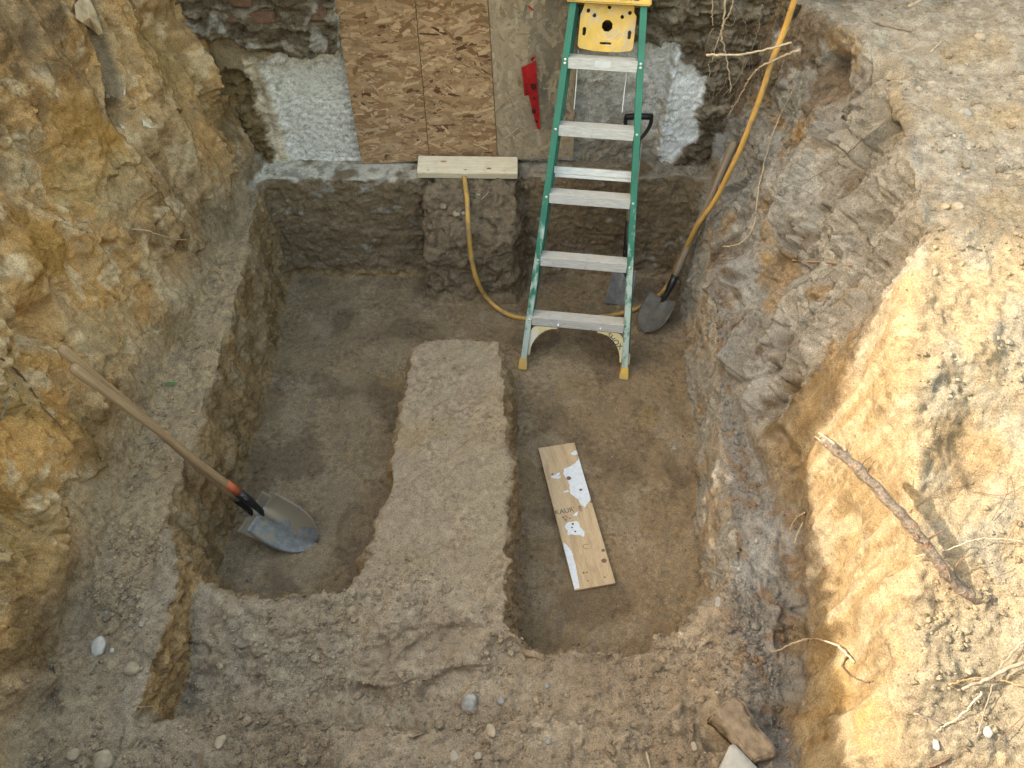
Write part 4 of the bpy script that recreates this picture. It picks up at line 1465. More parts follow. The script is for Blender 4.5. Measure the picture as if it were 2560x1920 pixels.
def frame(origin, axis, face):
    """local z along axis (towards the grip), local y as near as possible to `face`"""
    z_ = Vector(axis).normalized()
    y_ = Vector(face)
    y_ = (y_ - z_ * y_.dot(z_)).normalized()
    x_ = y_.cross(z_)
    M_ = Matrix((x_, y_, z_)).transposed().to_4x4()
    M_.translation = origin
    return M_


def shovel(name, label, origin, grip_end, face, blade, m_blade, m_handle, socket=.20, orange=0.0, r0=.0165, tip=None):
    L_ = (Vector(grip_end) - Vector(origin)).length
    root = empty(name, frame(origin, Vector(grip_end) - Vector(origin), face))
    tag(root, label, 'shovel')
    bpy.context.view_layer.update()
    ln_ = (Vector(tip) - Vector(origin)).length
    bl = link(bpy.data.objects.new('blade', blade_mesh(ln_, *blade, m_blade)), root)
    bl.matrix_local = root.matrix_world.inverted() @ frame(Vector(origin), Vector(origin) - Vector(tip), face)
    MB().tube([(0, .012, -.10), (0, .014, -.03), (0, .004, .04), (0, 0, .09), (0, 0, socket)], [.004, .012, .015, r0 + .0025, r0 + .0025], 14).build('socket', M_SOCKET, root, smooth=True)
    if orange:
        MB().tube([(0, 0, socket + .001), (0, 0, socket + orange)], [r0 + .0012, r0 + .001], 14).build('painted_band', M_ORANGE, root, smooth=True)
    zs = np.linspace(socket - .01, L_, 16)
    rad = [r0 * (1 - .06 * math.sin(i)) for i in np.linspace(0, 3, 15)] + [r0 * 1.12]
    pts = [(0.003 * math.sin(i * .5), 0, z_) for i, z_ in enumerate(zs)]
    rr = list(rad)
    pts += [(0, 0, L_ + .012), (0, 0, L_ + .020)]
    rr += [r0 * .95, r0 * .45]
    rr[-4:-2] = [r0 * 1.08, r0 * 1.12]
    MB().tube(pts, rr, 14).build('handle', m_handle, root, smooth=True)
    return root


# two crossed shovels in the left trench, leaning on the clay bank
tip1, end1 = on_z(652, 1282, .055), None


def along(u, v, x_):
    q = ray(u, v)
    return Vector(CAMV + q * (x_ / q[0]))


sh_end1 = along(190, 922, -1.47)
sh_end2 = along(160, 875, -1.50)
so1, tp1 = on_z(652, 1274, .185), on_z(790, 1362, .012)
shovel('shovel', 'upper of the two crossed shovels, orange band and grey round blade', so1, sh_end1, Vector((-.1, -.5, .86)), (.215, .030, 'round'), M_STEEL, M_WOOD, .165, .085, .0168, tp1)
so2, tp2 = on_z(626, 1276, .13), on_z(770, 1352, .0)
shovel('shovel', 'lower of the two crossed shovels, muddy blade mostly covered', so2, sh_end2, Vector((-.1, -.4, .9)), (.205, .030, 'square'), M_STEELD, M_WOOD, .12, 0, .0168, tp2)
# shovel standing in the far right corner beside the hose
so3, tp3, e3 = on_z(1662, 748, .12), on_z(1611, 832, .012), on_y(1834, 362, 3.47)
shovel('shovel', 'grey-handled shovel standing in the far corner beside the yellow hose', so3, e3, Vector((-.65, -.55, .5)), (.19, .035, 'round'), simple('dull_steel', (.14, .13, .115), .7, .1, .35, 18), M_WOODG, .15, 0, .0195, tp3)
# drain spade behind the ladder
so4, tp4, e4 = on_y(1562, 672, 3.33), on_z(1545, 764, .01), on_y(1592, 345, 3.50)
sp = shovel('spade', 'narrow spade with black grip standing behind the ladder', so4, e4, Vector((0, -1, .25)), (.165, .012, 'spade'), M_STEELG, M_WOODG, .30, 0, .017, tp4)
Lg = (e4 - so4).length
b = MB()
arc = [(0, 0, Lg - .01), (.05, 0, Lg + .035), (.060, 0, Lg + .095)]
MB().tube(catmull([(.006, 0, Lg - .02), (.045, 0, Lg + .03), (.064, 0, Lg + .075), (.064, 0, Lg + .115)], 5), .010, 8).build('grip', M_BLACK, sp, smooth=True)
MB().tube(catmull([(-.006, 0, Lg - .02), (-.045, 0, Lg + .03), (-.064, 0, Lg + .075), (-.064, 0, Lg + .115)], 5), .010, 8).build('grip', M_BLACK, sp, smooth=True)
MB().tube([(-.070, 0, Lg + .108), (-.03, 0, Lg + .110), (.03, 0, Lg + .110), (.070, 0, Lg + .108)], .016, 10).build('grip_bar', M_BLACK, sp, smooth=True)

# ================================================================== HOSE
M_HOSE = paint_wear('yellow_hose', (.56, .335, .085), (.30, .215, .12), -.01, .6, 0, 26)
hp = [on_z(1160, 430, .695), on_z(1162, 452, .690), on_y(1168, 500, 3.33), on_y(1170, 560, 3.235), on_y(1178, 640, 3.205), on_y(1192, 700, 3.185), on_z(1220, 748, .05), on_z(1262, 782, .022), on_z(1310, 796, .018),
      on_z(1400, 800, .018), on_z(1500, 792, .018), on_z(1575, 777, .018), on_z(1630, 752, .022), on_z(1668, 715, .06), on_y(1694, 660, 3.28), on_y(1722, 605, 3.25), on_y(1743, 564, 3.22), on_y(1788, 500, 3.20), on_y(1821, 434, 3.19), on_y(1856, 360, 3.19), on_y(1904, 234, 3.21), on_y(1930, 152, 3.22), on_y(1960, 78, 3.24), on_y(1986, 0, 3.24), on_y(2005, -60, 3.27), Vector((1.62, 3.40, 1.80)), Vector((1.75, 3.49, 1.95))]
hose = MB().tube(catmull(hp, 6), .0130, 12).build('hose', M_HOSE, smooth=True)
tag(hose, 'yellow hose from under the pine board, behind the ladder, up the bank', 'hose')
# ================================================================== STONES
def stone_mesh(name, dims, rough, seed, sub=3, flat=False):
    bm2 = bmesh.new()
    bmesh.ops.create_icosphere(bm2, subdivisions=sub, radius=1.0)
    P = np.array([v.co[:] for v in bm2.verts], np.float32)
    n = fbm(P, 1.1, 3, seed) * rough + fbm(P, 4.0, 2, seed + 5) * rough * .25
    P = P * (1 + n)[:, None]
    P = np.sign(P) * np.abs(P) ** .85
    P = P * np.array(dims)
    for v, q in zip(bm2.verts, P): v.co = q
    me2 = bpy.data.meshes.new(name)
    bm2.to_mesh(me2)
    bm2.free()
    me2.polygons.foreach_set('use_smooth', np.full(len(me2.polygons), not flat, dtype=bool))
    return me2


def place(o, u, v, sink=.35, rz=0, h=None):
    q, n_ = hit_n(u, v)
    hgt = h if h is not None else max(abs(c_[2]) for c_ in o.bound_box)
    o.location = q + Vector((0, 0, hgt * (1 - 2 * sink) if sink < .5 else -hgt * .1))
    o.rotation_euler = (random.uniform(-.2, .2), random.uniform(-.2, .2), rz)


def px_m(u, v):
    """metres per photo pixel at that spot"""
    return (hit(u, v) - Vector(CAMV)).length / FPX


M_STW = simple('white_stone', (.46, .44, .40), .7, var=.15, scale=40, bumpd=.002)
M_STD = simple('dusty_stone', (.36, .31, .25), .9, var=.25, scale=40, bumpd=.004)
M_STG = simple('grey_stone', (.30, .295, .28), .8, var=.35, scale=35, bumpd=.003)
M_STB = simple('brown_stone', (.24, .19, .14), .95, var=.45, scale=26, bumpd=.014, spec=.1)
M_STT = simple('tan_stone', (.38, .31, .22), .9, var=.3, scale=30, bumpd=.004)
STONES = [
    (247, 1618, 17, 20, M_STW, 'smooth white oval stone on the left ledge', 'stone'),
    (281, 1626, 6, 5, M_STW, 'small white pebble right beside the white oval stone', 'pebble'),
    (354, 1560, 8, 7, M_STD, 'small cream stone near the orange step face', 'stone'),
    (267, 1531, 5, 5, M_STG, 'small grey pebble above the white oval stone', 'pebble'),
    (331, 1673, 22, 13, M_STT, 'tan lump of earth against the top of the orange step', 'clod'),
    (1174, 1760, 20, 19, M_STG, 'grey angular stone on the front shelf', 'stone'),
    (1252, 1753, 10, 9, M_STG, 'small grey rounded stone right of the angular stone', 'stone'),
    (1367, 1715, 7, 6, M_STG, 'small grey oval pebble on the front shelf', 'pebble'),
    (1795, 1506, 9, 13, M_STG, 'grey oval stone on the right ledge near the trench corner', 'stone'),
    (1829, 1559, 6, 6, M_STG, 'little grey stone on the right ledge below the oval one', 'pebble'),
    (1685, 1120, 6, 6, M_STG, 'small grey stone on the right trench floor', 'pebble'),
    (2449, 96, 12, 10, M_STD, 'pale round stone on the upper right ground', 'stone'),
    (2413, 285, 14, 10, M_STG, 'blue-grey stone on the edge of the right bank', 'stone'),
    (1135, 1892, 12, 14, M_STD, 'pale pointed stone at the bottom of the picture', 'stone'),
    (1195, 1890, 11, 8, M_STD, 'pale rounded stone right of the pointed one at the bottom', 'stone'),
    (1370, 1853, 8, 7, M_STG, 'small grey stone on the front lip', 'stone'),
    (260, 1902, 22, 18, M_STT, 'large tan stone at the bottom left edge', 'stone'),
    (184, 1887, 14, 11, M_STT, 'brown-tan stone at the bottom left beside the bank', 'stone'),
    (550, 1856, 12, 15, M_STT, 'tan stone on the front lip below the step', 'stone'),
    (1228, 1826, 11, 15, M_STT, 'brown stone sunk in the front lip', 'stone'),
    (2392, 519, 13, 11, M_STD, 'cream round stone on the brow of the sunlit bank', 'stone'),
    (2362, 518, 9, 8, M_STT, 'tan stone left of the cream one on the sunlit brow', 'stone'),
    (1141, 535, 11, 9, M_STT, 'tan stone on top of the soil block beside the hose', 'stone'),
    (1108, 515, 10, 10, M_STB, 'brown stone on the left of the soil block', 'stone'),
    (1157, 532, 6, 7, M_STG, 'grey pebble touching the hose on the soil block', 'pebble'),
    (1196, 487, 6, 4, M_STD, 'white pebble beside the twigs on the soil block', 'pebble'),
    (2340, 1862, 8, 10, M_STG, 'dark grey stone on the sunlit slope', 'stone'),
    (2467, 1830, 11, 11, M_STG, 'grey stone half buried on the sunlit slope near the corner', 'stone'),
    (1735, 1868, 8, 10, M_STD, 'bluish white pebble left of the grey slab', 'pebble'),
]
for i, (u, v, rx, ry, m_, lab, cat) in enumerate(STONES):
    k = px_m(u, v)
    ax, ay = rx * k * .88, ry * k / .85 * .88
    o = bpy.data.objects.new(cat, stone_mesh(cat, (ax, ay, min(ax, ay) * .7), .26, i * 3.1, 3))
    o.data.materials.append(m_)
    link(o)
    place(o, u, v, .38, random.uniform(-.3, .3))
    tag(o, lab, cat)


# big brown slab and pale grey paver, bottom right
def slab(name, uv, zt, th, m_, lab, cat, rough=.006, tiltv=(0, 0), bev=.008, n=4):
    P = [on_z(u, v, zt) for u, v in uv]
    cen_ = sum(P, Vector()) / len(P)
    out = []
    for i in range(len(P)):
        a, b_ = P[i] - cen_, P[(i + 1) % len(P)] - cen_
        for k in range(n):
            out.append(a.lerp(b_, k / n))
    bm2 = bmesh.new()
    tp = [bm2.verts.new((q.x, q.y, 0)) for q in out]
    bm2.faces.new(tp)
    r = bmesh.ops.extrude_face_region(bm2, geom=bm2.faces[:])
    for v_ in [g_ for g_ in r['geom'] if isinstance(g_, bmesh.types.BMVert)]: v_.co.z -= th
    bmesh.ops.recalc_face_normals(bm2, faces=bm2.faces)
    bmesh.ops.bevel(bm2, geom=[e for e in bm2.edges if e.calc_face_angle(0) > .8], offset=bev, segments=3, affect='EDGES', clamp_overlap=True)
    bmesh.ops.triangulate(bm2, faces=bm2.faces[:])
    bmesh.ops.subdivide_edges(bm2, edges=[e for e in bm2.edges if e.calc_length() > .03], cuts=2, use_grid_fill=True)
    bmesh.ops.triangulate(bm2, faces=bm2.faces[:])
    Q = np.array([v_.co[:] for v_ in bm2.verts], np.float32)
    d_ = fbm(Q, 14, 3, 7.7) * rough
    bm2.normal_update()
    for v_, dd_ in zip(bm2.verts, d_): v_.co += v_.normal * float(dd_)
    me2 = bpy.data.meshes.new(name)
    bm2.to_mesh(me2)
    bm2.free()
    me2.polygons.foreach_set('use_smooth', np.ones(len(me2.polygons), dtype=bool))
    me2.materials.append(m_)
    o_ = link(bpy.data.objects.new(name, me2))
    o_.location = cen_
    o_.rotation_euler = (*tiltv, 0)
    return tag(o_, lab, cat)


slab('rock', [(1778, 1786), (1806, 1752), (1842, 1736), (1868, 1760), (1890, 1800), (1925, 1850), (1943, 1868), (1940, 1890), (1915, 1893), (1885, 1900), (1862, 1878), (1830, 1832), (1800, 1800)], .475, .09, M_STB, 'long brown rock lying across the right ledge', 'rock', .014, (0, 0), .014)
M_PAVER = simple('grey_paver', (.40, .40, .385), .85, var=.08, scale=60, bumpd=.0015)
slab('paving_stone', [(1795, 1930), (1828, 1858), (1840, 1862), (1905, 1930), (1930, 1990), (1800, 2000)], .475, .05, M_PAVER, 'flat pale grey paving stone cut off by the bottom edge', 'paver', .0008, (0, 0), .004)

# ---- countable small pebbles lying about, one object each
pm_ = [stone_mesh('pebble', (1, .8, .6), .22, 60 + i, 1, True) for i in range(5)]
for me_ in pm_[:3]: me_.materials.append(M_STD)
for me_ in pm_[3:]: me_.materials.append(M_STG)
ZONES = [((150, 1480, 350, 1900), 14, 'small pale pebble strewn on the left ledge', 'pebbles on the left ledge'),
         ((420, 1480, 1700, 1800), 18, 'small pale pebble strewn on the front shelf', 'pebbles on the front shelf'),
         ((300, 1840, 1700, 1915), 11, 'small pale pebble strewn on the front lip', 'pebbles on the front lip'),
         ((1700, 1450, 1960, 1760), 14, 'small pale pebble strewn on the right ledge', 'pebbles on the right ledge'),
         ((730, 800, 930, 1380), 10, 'tiny pale pebble on the left trench floor', 'pebbles on the left trench floor'),
         ((1300, 900, 1700, 1540), 14, 'tiny pale pebble on the right trench floor', 'pebbles on the right trench floor'),
         ((2250, 40, 2550, 480), 14, 'small pale pebble on the shaded upper right ground', 'pebbles on the upper right ground'),
         ((2350, 505, 2555, 580), 12, 'small pale pebble along the brow of the sunlit bank', 'pebbles on the sunlit brow')]
for (box, n, lab, grp) in ZONES:
    for i in range(n):
        u, v = random.uniform(box[0], box[2]), random.uniform(box[1], box[3])
        k = px_m(u, v) * random.choice((1.6, 1.9, 2.3, 2.8, 3.8))
        if 'tiny' in lab: k *= .7
        o = bpy.data.objects.new('pebble', random.choice(pm_))
        link(o)
        o.scale = (k, k * random.uniform(.8, 1.2), k)
        place(o, u, v, .25, random.uniform(0, 6.28), h=k * .6)
        tag(o, lab, 'pebble', grp)

# ---- loose crumbs of soil: nobody could count them
bm2 = bmesh.new()
bmesh.ops.create_icosphere(bm2, subdivisions=1, radius=1.0)
IV = np.array([v.co[:] for v in bm2.verts], np.float32)
bm2.verts.index_update()
IF = np.array([[v.index for v in f.verts] for f in bm2.faces], np.int32)
bm2.free()
prob = (w_shelf * 1.0 + w_top * .55 * np.clip(NZ['clods'] * 6 + .25, 0, 1.5) + np.clip(w_right - w_top, 0, 1) * .10 + w_left * .06 + w_ridge * .04 + w_floor * (.05 + .5 * sm(-.14, -.03, sdf))
        + sm(.7, .9, x) * (1 - w_right) * (z > .25) * .9 + wll * .6 + w_ped * .15)
prob = prob * sm(.45, .8, VN[:, 2] + .0 * x) + w_left * .02
prob = prob * np.clip(.25 + 1.5 * sm(-.2, .4, fbm(V, 4.5, 2, 71)), 0, 2)
prob = np.clip(prob, 0, None)
prob /= prob.sum()
NC = 17000
idx = RNG.choice(len(V), NC, p=prob)
base_p = VD[idx] + RNG.normal(0, .003, (NC, 3)) * [1, 1, .2]
size = np.clip(RNG.lognormal(-5.5, .52, NC), .0016, .018)
size *= np.where(w_floor[idx] > .5, .6, 1.0)
ang = RNG.uniform(0, 6.28, NC)
sc3 = RNG.uniform(.65, 1.25, (NC, 3)) * [1, 1, .8]
jit = 1 + RNG.normal(0, .14, (NC, len(IV), 1))
loc = IV[None] * jit * (size[:, None] * sc3)[:, None, :]
ca, sa = np.cos(ang)[:, None], np.sin(ang)[:, None]
rx_, ry_ = loc[..., 0] * ca - loc[..., 1] * sa, loc[..., 0] * sa + loc[..., 1] * ca
loc = np.stack([rx_, ry_, loc[..., 2]], -1) + base_p[:, None] + VN[idx][:, None] * (size * .35)[:, None, None]
cvv = loc.reshape(-1, 3)
cff = (IF[None] + (np.arange(NC) * len(IV))[:, None, None]).reshape(-1, 3)
cme = np_mesh('soil_crumbs', cvv, cff, smooth=False)
ccol = np.clip(c[idx] * RNG.uniform(.75, 1.25, (NC, 1)), .02, .8)
set_col(cme, np.repeat(ccol, len(IV), 0))
cme.materials.append(M_SOIL)
tag(link(bpy.data.objects.new('soil_crumbs', cme)), 'loose crumbs of soil scattered over ledges and slopes', 'soil', kind='stuff')

# ================================================================== ROOTS AND TWIGS
M_ROOTP = simple('pale_root', (.46, .37, .26), .8, var=.3, scale=60)
M_ROOTG = simple('grey_root', (.22, .18, .14), .85, var=.35, scale=60)
m, nt, p = mat('red_bark')
n1 = noise(nt, tex_coord(nt), 22, 6, .7)
n2 = noise(nt, tex_coord(nt), 140, 4, .7)
c0 = ramp(nt, n1, [(.36, (.085, .062, .045)), (.47, (.19, .145, .11)), (.56, (.25, .20, .155)), (.63, (.22, .115, .065)), (.70, (.13, .075, .05))])
c0 = mix(nt, 1.0, c0, ramp(nt, n2, [(.35, (.55,) * 3), (.65, (1.3,) * 3)]), 'MULTIPLY')
nt.links.new(c0, p.inputs['Base Color'])
p.inputs['Roughness'].default_value = .9
nt.links.new(bump(nt, n2, .9, .006, bump(nt, n1, .9, .012)), p.inputs['Normal'])
M_BARK = m
M_TWIG = simple('brown_twig', (.14, .085, .055), .85, var=.3, scale=60)


def root_tube(name, uvo, r0, r1, m_, parent=None, inv=None, sides=6, wob=.0012, smooth_n=6):
    P = [hit(u, v, o_) for (u, v, o_) in uvo]
    P = catmull(P, smooth_n)
    n = len(P)
    P = [q + Vector((random.gauss(0, wob), random.gauss(0, wob), random.gauss(0, wob))) for q in P]
    rr = [(r0 + (r1 - r0) * i / (n - 1)) * random.uniform(.82, 1.18) for i in range(n)]
    if inv is not None: P = [inv @ q for q in P]
    return MB().tube(P, rr, sides).build(name, m_, parent, smooth=True)


# big broken root sticking out of the sunlit slope: base in the soil, tip reaching towards the pit
rb0 = hit(2484, 1492, -.02)
tq = ray(2052, 1096)
tipP = Vector(CAMV + tq * 2.10)
pts = []
for (u, v), f in zip(((2484, 1496), (2440, 1494), (2395, 1465), (2350, 1410), (2290, 1330), (2225, 1258), (2150, 1178), (2095, 1128), (2052, 1096)), (0, .1, .21, .33, .48, .63, .80, .91, 1)):
    q = Vector(ray(u, v))
    d0 = (rb0 - Vector(CAMV)).length / Vector(ray(2484, 1492)).length
    pts.append(Vector(CAMV) + q * (d0 + (2.10 - d0) * f - .03 * math.sin(f * 3.14)))
pts[0] = rb0
pp = catmull(pts, 6)
br = empty('broken_root', Matrix.Translation(rb0))
tag(br, 'thick red-brown broken root sticking out of the sunlit slope', 'root')
bpy.context.view_layer.update()
ib = br.matrix_world.inverted()
n = len(pp)
MB().tube([ib @ (q + Vector((random.gauss(0, .0015), random.gauss(0, .0015), random.gauss(0, .0015)))) for q in pp], [(.0175 - .0045 * i / n) * (1 + .08 * math.sin(i * 1.9) * math.sin(i * .7)) + random.uniform(-.0016, .0016) for i in range(n)], 12).build('stem', M_BARK, br, smooth=True)
M_SPLIT = simple('split_wood', (.42, .19, .10), .8, var=.3, scale=60)
for k_ in range(5):
    q = pp[-1] + Vector((random.uniform(-.01, .01), random.uniform(-.01, .01), random.uniform(-.008, .012)))
    MB().tube([ib @ (pp[-4] + (q - pp[-1])), ib @ (q + Vector((-.012, .008, .006)))], [.004, .001], 5).build('splinter', M_ROOTP, br)
for (i0, dv) in ((14, (.05, .05, .05)), (22, (.06, .03, .02)), (22, (-.05, .0, .03)), (26, (.03, -.04, -.03)), (34, (.02, .05, .02)), (36, (.03, .03, .03)), (40, (.02, .04, .01)), (18, (.02, -.05, -.02))):
    q = pp[i0]
    e = q + Vector(dv)
    mid_ = (q + e) / 2 + Vector((random.gauss(0, .008), random.gauss(0, .008), random.gauss(0, .008)))
    MB().tube([ib @ t for t in catmull([q, mid_, e], 4)], [.0035 - .0025 * i / 9 for i in range(9)], 5).build('rootlet', M_TWIG, br, smooth=True)

# pale roots hanging in the corner between wall and right bank
cl_ = empty('root_cluster', Matrix.Translation(on_y(1830, 0, 3.45)))
tag(cl_, 'tangle of pale thin roots hanging in the corner right of the wall', 'roots')
bpy.context.view_layer.update()
ic = cl_.matrix_world.inverted()


def free_root(uv, y0, y1, r0, r1, m_, parent, inv_):
    n_ = len(uv)
    P = catmull([on_y(u, v, y0 + (y1 - y0) * i / (n_ - 1)) for i, (u, v) in enumerate(uv)], 6)
    P = [inv_ @ (q + Vector((random.gauss(0, .002), random.gauss(0, .002), random.gauss(0, .002)))) for q in P]
    k_ = len(P)
    return MB().tube(P, [r0 + (r1 - r0) * i / (k_ - 1) for i in range(k_)], 6).build('rootlet', m_, parent, smooth=True)


free_root([(1815, -20), (1811, 30), (1806, 70), (1803, 92), (1812, 120), (1817, 150), (1822, 185), (1827, 215), (1824, 232)], 3.40, 3.40, .0045, .0026, M_ROOTP, cl_, ic)
free_root([(1838, -20), (1825, 30), (1812, 55), (1800, 85), (1792, 108), (1785, 135), (1780, 158)], 3.42, 3.46, .004, .002, M_ROOTP, cl_, ic)
free_root([(1780, -20), (1782, 20), (1780, 45), (1782, 66)], 3.45, 3.45, .003, .002, M_ROOTP, cl_, ic)
free_root([(1784, 70), (1772, 90), (1770, 112), (1778, 130), (1790, 150), (1792, 175), (1780, 205), (1775, 235), (1776, 265), (1782, 300), (1790, 330)], 3.48, 3.52, .0022, .001, M_ROOTG, cl_, ic)
free_root([(1838, 10), (1852, 35), (1862, 55), (1867, 85)], 3.40, 3.40, .0022, .001, M_ROOTG, cl_, ic)
free_root([(1813, 60), (1825, 66), (1834, 58), (1838, 45), (1832, 20)], 3.40, 3.40, .002, .0012, M_ROOTG, cl_, ic)
free_root([(1850, 145), (1840, 165), (1820, 195), (1802, 225), (1785, 245), (1760, 262)], 3.42, 3.5, .002, .001, M_ROOTG, cl_, ic)
free_root([(1860, 160), (1852, 180), (1840, 205), (1822, 225), (1808, 240), (1812, 252), (1830, 240), (1850, 220)], 3.42, 3.42, .0022, .0012, M_ROOTG, cl_, ic)
free_root([(1905, 10), (1898, 60), (1885, 110), (1870, 150), (1850, 190), (1830, 215), (1815, 232)], 3.32, 3.38, .0025, .001, M_ROOTG, cl_, ic)
free_root([(1790, 110), (1800, 130), (1803, 150)], 3.44, 3.44, .002, .001, M_ROOTG, cl_, ic)
free_root([(1772, 160), (1774, 185), (1772, 210)], 3.48, 3.48, .002, .001, M_ROOTP, cl_, ic)
for i in range(14):
    u0, v0 = random.uniform(1770, 1910), random.uniform(60, 200)
    du = random.uniform(-45, 15)
    free_root([(u0, v0), (u0 + du * .3 + random.uniform(-8, 8), v0 + 30), (u0 + du * .7 + random.uniform(-8, 8), v0 + 65), (u0 + du, v0 + random.uniform(80, 130))], 3.40, 3.46, .0013, .0006, M_ROOTG, cl_, ic)


def lone(name, uvo, r0, r1, m_, lab, cat, **k):
    o_ = root_tube(name, uvo, r0, r1, m_, **k)
    return tag(o_, lab, cat)


def lone_y(uv, y0, y1, r0, r1, m_, lab, cat='root', name='root'):
    n_ = len(uv)
    P = catmull([on_y(u, v, y0 + (y1 - y0) * i / (n_ - 1)) for i, (u, v) in enumerate(uv)], 6)
    k_ = len(P)
    P = [q + Vector((random.gauss(0, .0015), random.gauss(0, .0015), random.gauss(0, .0015))) for q in P]
    o_ = MB().tube(P, [(r0 + (r1 - r0) * i / (k_ - 1)) * random.uniform(.85, 1.15) for i in range(k_)], 7).build(name, m_, None, smooth=True)
    return tag(o_, lab, cat)


lone_y([(1765, 137), (1800, 138), (1850, 137), (1890, 130), (1930, 120), (1980, 106)], 3.20, 3.14, .0055, .004, M_ROOTP, 'pale straight root crossing over the hose near the top')
lone_y([(1998, 124), (1960, 140), (1925, 155), (1895, 172), (1875, 195), (1860, 222), (1845, 248), (1832, 270), (1818, 295)], 3.14, 3.38, .0045, .0025, M_ROOTP, 'long pale curved root running down left of the hose')
lone('root', [(1960, 150, .02), (1950, 185, .02), (1935, 220, .02), (1933, 250, .02), (1925, 290, .02), (1918, 340, .015), (1905, 410, .015)], .0028, .0016, M_ROOTG, 'thin grey root trailing down the bank right of the hose', 'root')
lone('root', [(1990, 210, .03), (1970, 250, .03), (1950, 290, .025), (1930, 340, .025), (1920, 370, .02), (1908, 420, .02), (1895, 480, .02), (1885, 560, .02), (1865, 595, .03), (1840, 612, .04), (1805, 617, .05)], .003, .0032, M_ROOTP, 'long pale root trailing down the right bank with curled end', 'root')
lone('root', [(2250, 270, .01), (2205, 310, .012), (2160, 345, .012), (2110, 390, .012), (2060, 425, .012), (2000, 465, .01)], .0028, .0015, M_ROOTG, 'thin grey root lying slantwise across the right bank', 'root')
lone('twig', [(1980, 651, .02), (2030, 654, .02), (2080, 658, .02), (2128, 664, .015)], .0042, .0035, simple('pink_twig', (.36, .23, .165), .8), 'pinkish straight twig lying on the grey bank', 'twig', wob=.001)
lone('twig', [(2175, 51, .01), (2205, 62, .012), (2240, 70, .012), (2278, 79, .01)], .0042, .003, M_ROOTG, 'dark twig lying on the upper right ground', 'twig', wob=.001)
lone('twig', [(2272, 17, .012), (2300, 2, .012), (2335, -18, .012)], .009, .009, M_ROOTP, 'pale stick cut off by the top edge at right', 'twig', wob=.001)
lone('twig', [(2325, 131, .01), (2345, 112, .012), (2354, 104, .012)], .003, .002, M_ROOTP, 'short pale twig on the brow of the right bank', 'twig', wob=.001)
# sunlit bank
lone('root', [(2135, 1655, .01), (2100, 1620, .05), (2060, 1601, .08), (2020, 1597, .10), (1985, 1608, .11), (1955, 1622, .11), (1928, 1630, .11)], .0036, .0026, M_ROOTP, 'pale curved root reaching out from the sunlit bank', 'root')
lone('root', [(2118, 1642, .012), (2105, 1665, .012), (2130, 1690, .012), (2160, 1705, .012), (2182, 1702, .012)], .0026, .0016, M_TWIG, 'small dark root lying on the sunlit bank below the pale one', 'root')
lone('root', [(2012, 1282, .02), (1990, 1295, .03), (1978, 1320, .04), (1976, 1330, .04)], .003, .0018, M_ROOTP, 'short forked root on the edge of the sunlit bank, upper branch', 'root')
lone('root', [(2008, 1305, .02), (1998, 1325, .03), (1990, 1345, .04), (1985, 1358, .04)], .003, .0018, M_ROOTP, 'short forked root on the edge of the sunlit bank, lower branch', 'root')
lone('root', [(2290, 1392, .03), (2340, 1380, .04), (2395, 1364, .05), (2430, 1350, .04), (2480, 1346, .03), (2560, 1352, .02)], .0017, .0014, M_ROOTP, 'thin pale root strung across the sunlit slope below the thick root', 'root')
lone('root', [(2560, 1655, .05), (2500, 1680, .05), (2450, 1705, .045), (2405, 1722, .03)], .006, .0045, M_ROOTG, 'stout grey root entering from the right edge', 'root')
lone('root', [(2372, 1713, .012), (2410, 1700, .02), (2450, 1695, .03), (2490, 1700, .03), (2560, 1715, .03)], .0026, .002, simple('tan_root', (.34, .21, .10), .8), 'thin orange-tan root above the stout grey one at right edge', 'root')
lone('root', [(2455, 1730, .03), (2430, 1760, .03), (2400, 1790, .02), (2360, 1815, .012), (2340, 1826, .01)], .0026, .0014, M_ROOTP, 'pale root running down the sunlit slope near the right edge', 'root')
lone('root', [(2560, 1600, .03), (2530, 1635, .03), (2495, 1675, .03), (2480, 1720, .03), (2460, 1780, .02), (2440, 1850, .012)], .0035, .0015, M_ROOTG, 'long thin dark root curving down at the right edge', 'root')
lone('twig', [(2284, 1783, .008), (2320, 1798, .01), (2355, 1812, .008)], .004, .003, M_ROOTG, 'dark twig lying on the sunlit slope', 'twig', wob=.001)
lone('twig', [(2320, 1918, .008), (2350, 1908, .01), (2374, 1895, .008)], .004, .003, M_TWIG, 'dark twig at the bottom edge of the sunlit slope', 'twig', wob=.001)
for i, (a, b_) in enumerate((((2430, 1230), (2560, 1215)), ((2270, 1280), (2420, 1210)), ((2480, 1300), (2520, 1180)), ((2500, 1400), (2545, 1300)), ((2450, 1450), (2540, 1420)), ((2500, 1850), (2560, 1790)))):
    mid_ = ((a[0] + b_[0]) / 2 + random.uniform(-20, 20), (a[1] + b_[1]) / 2 + random.uniform(-15, 15))
    lone('root', [(*a, .01), (*mid_, .03), (*b_, .015)], .0014, .0009, M_TWIG, 'hair-thin dark root on the sunlit slope', 'root')['group'] = 'hair-thin roots on the sunlit slope'
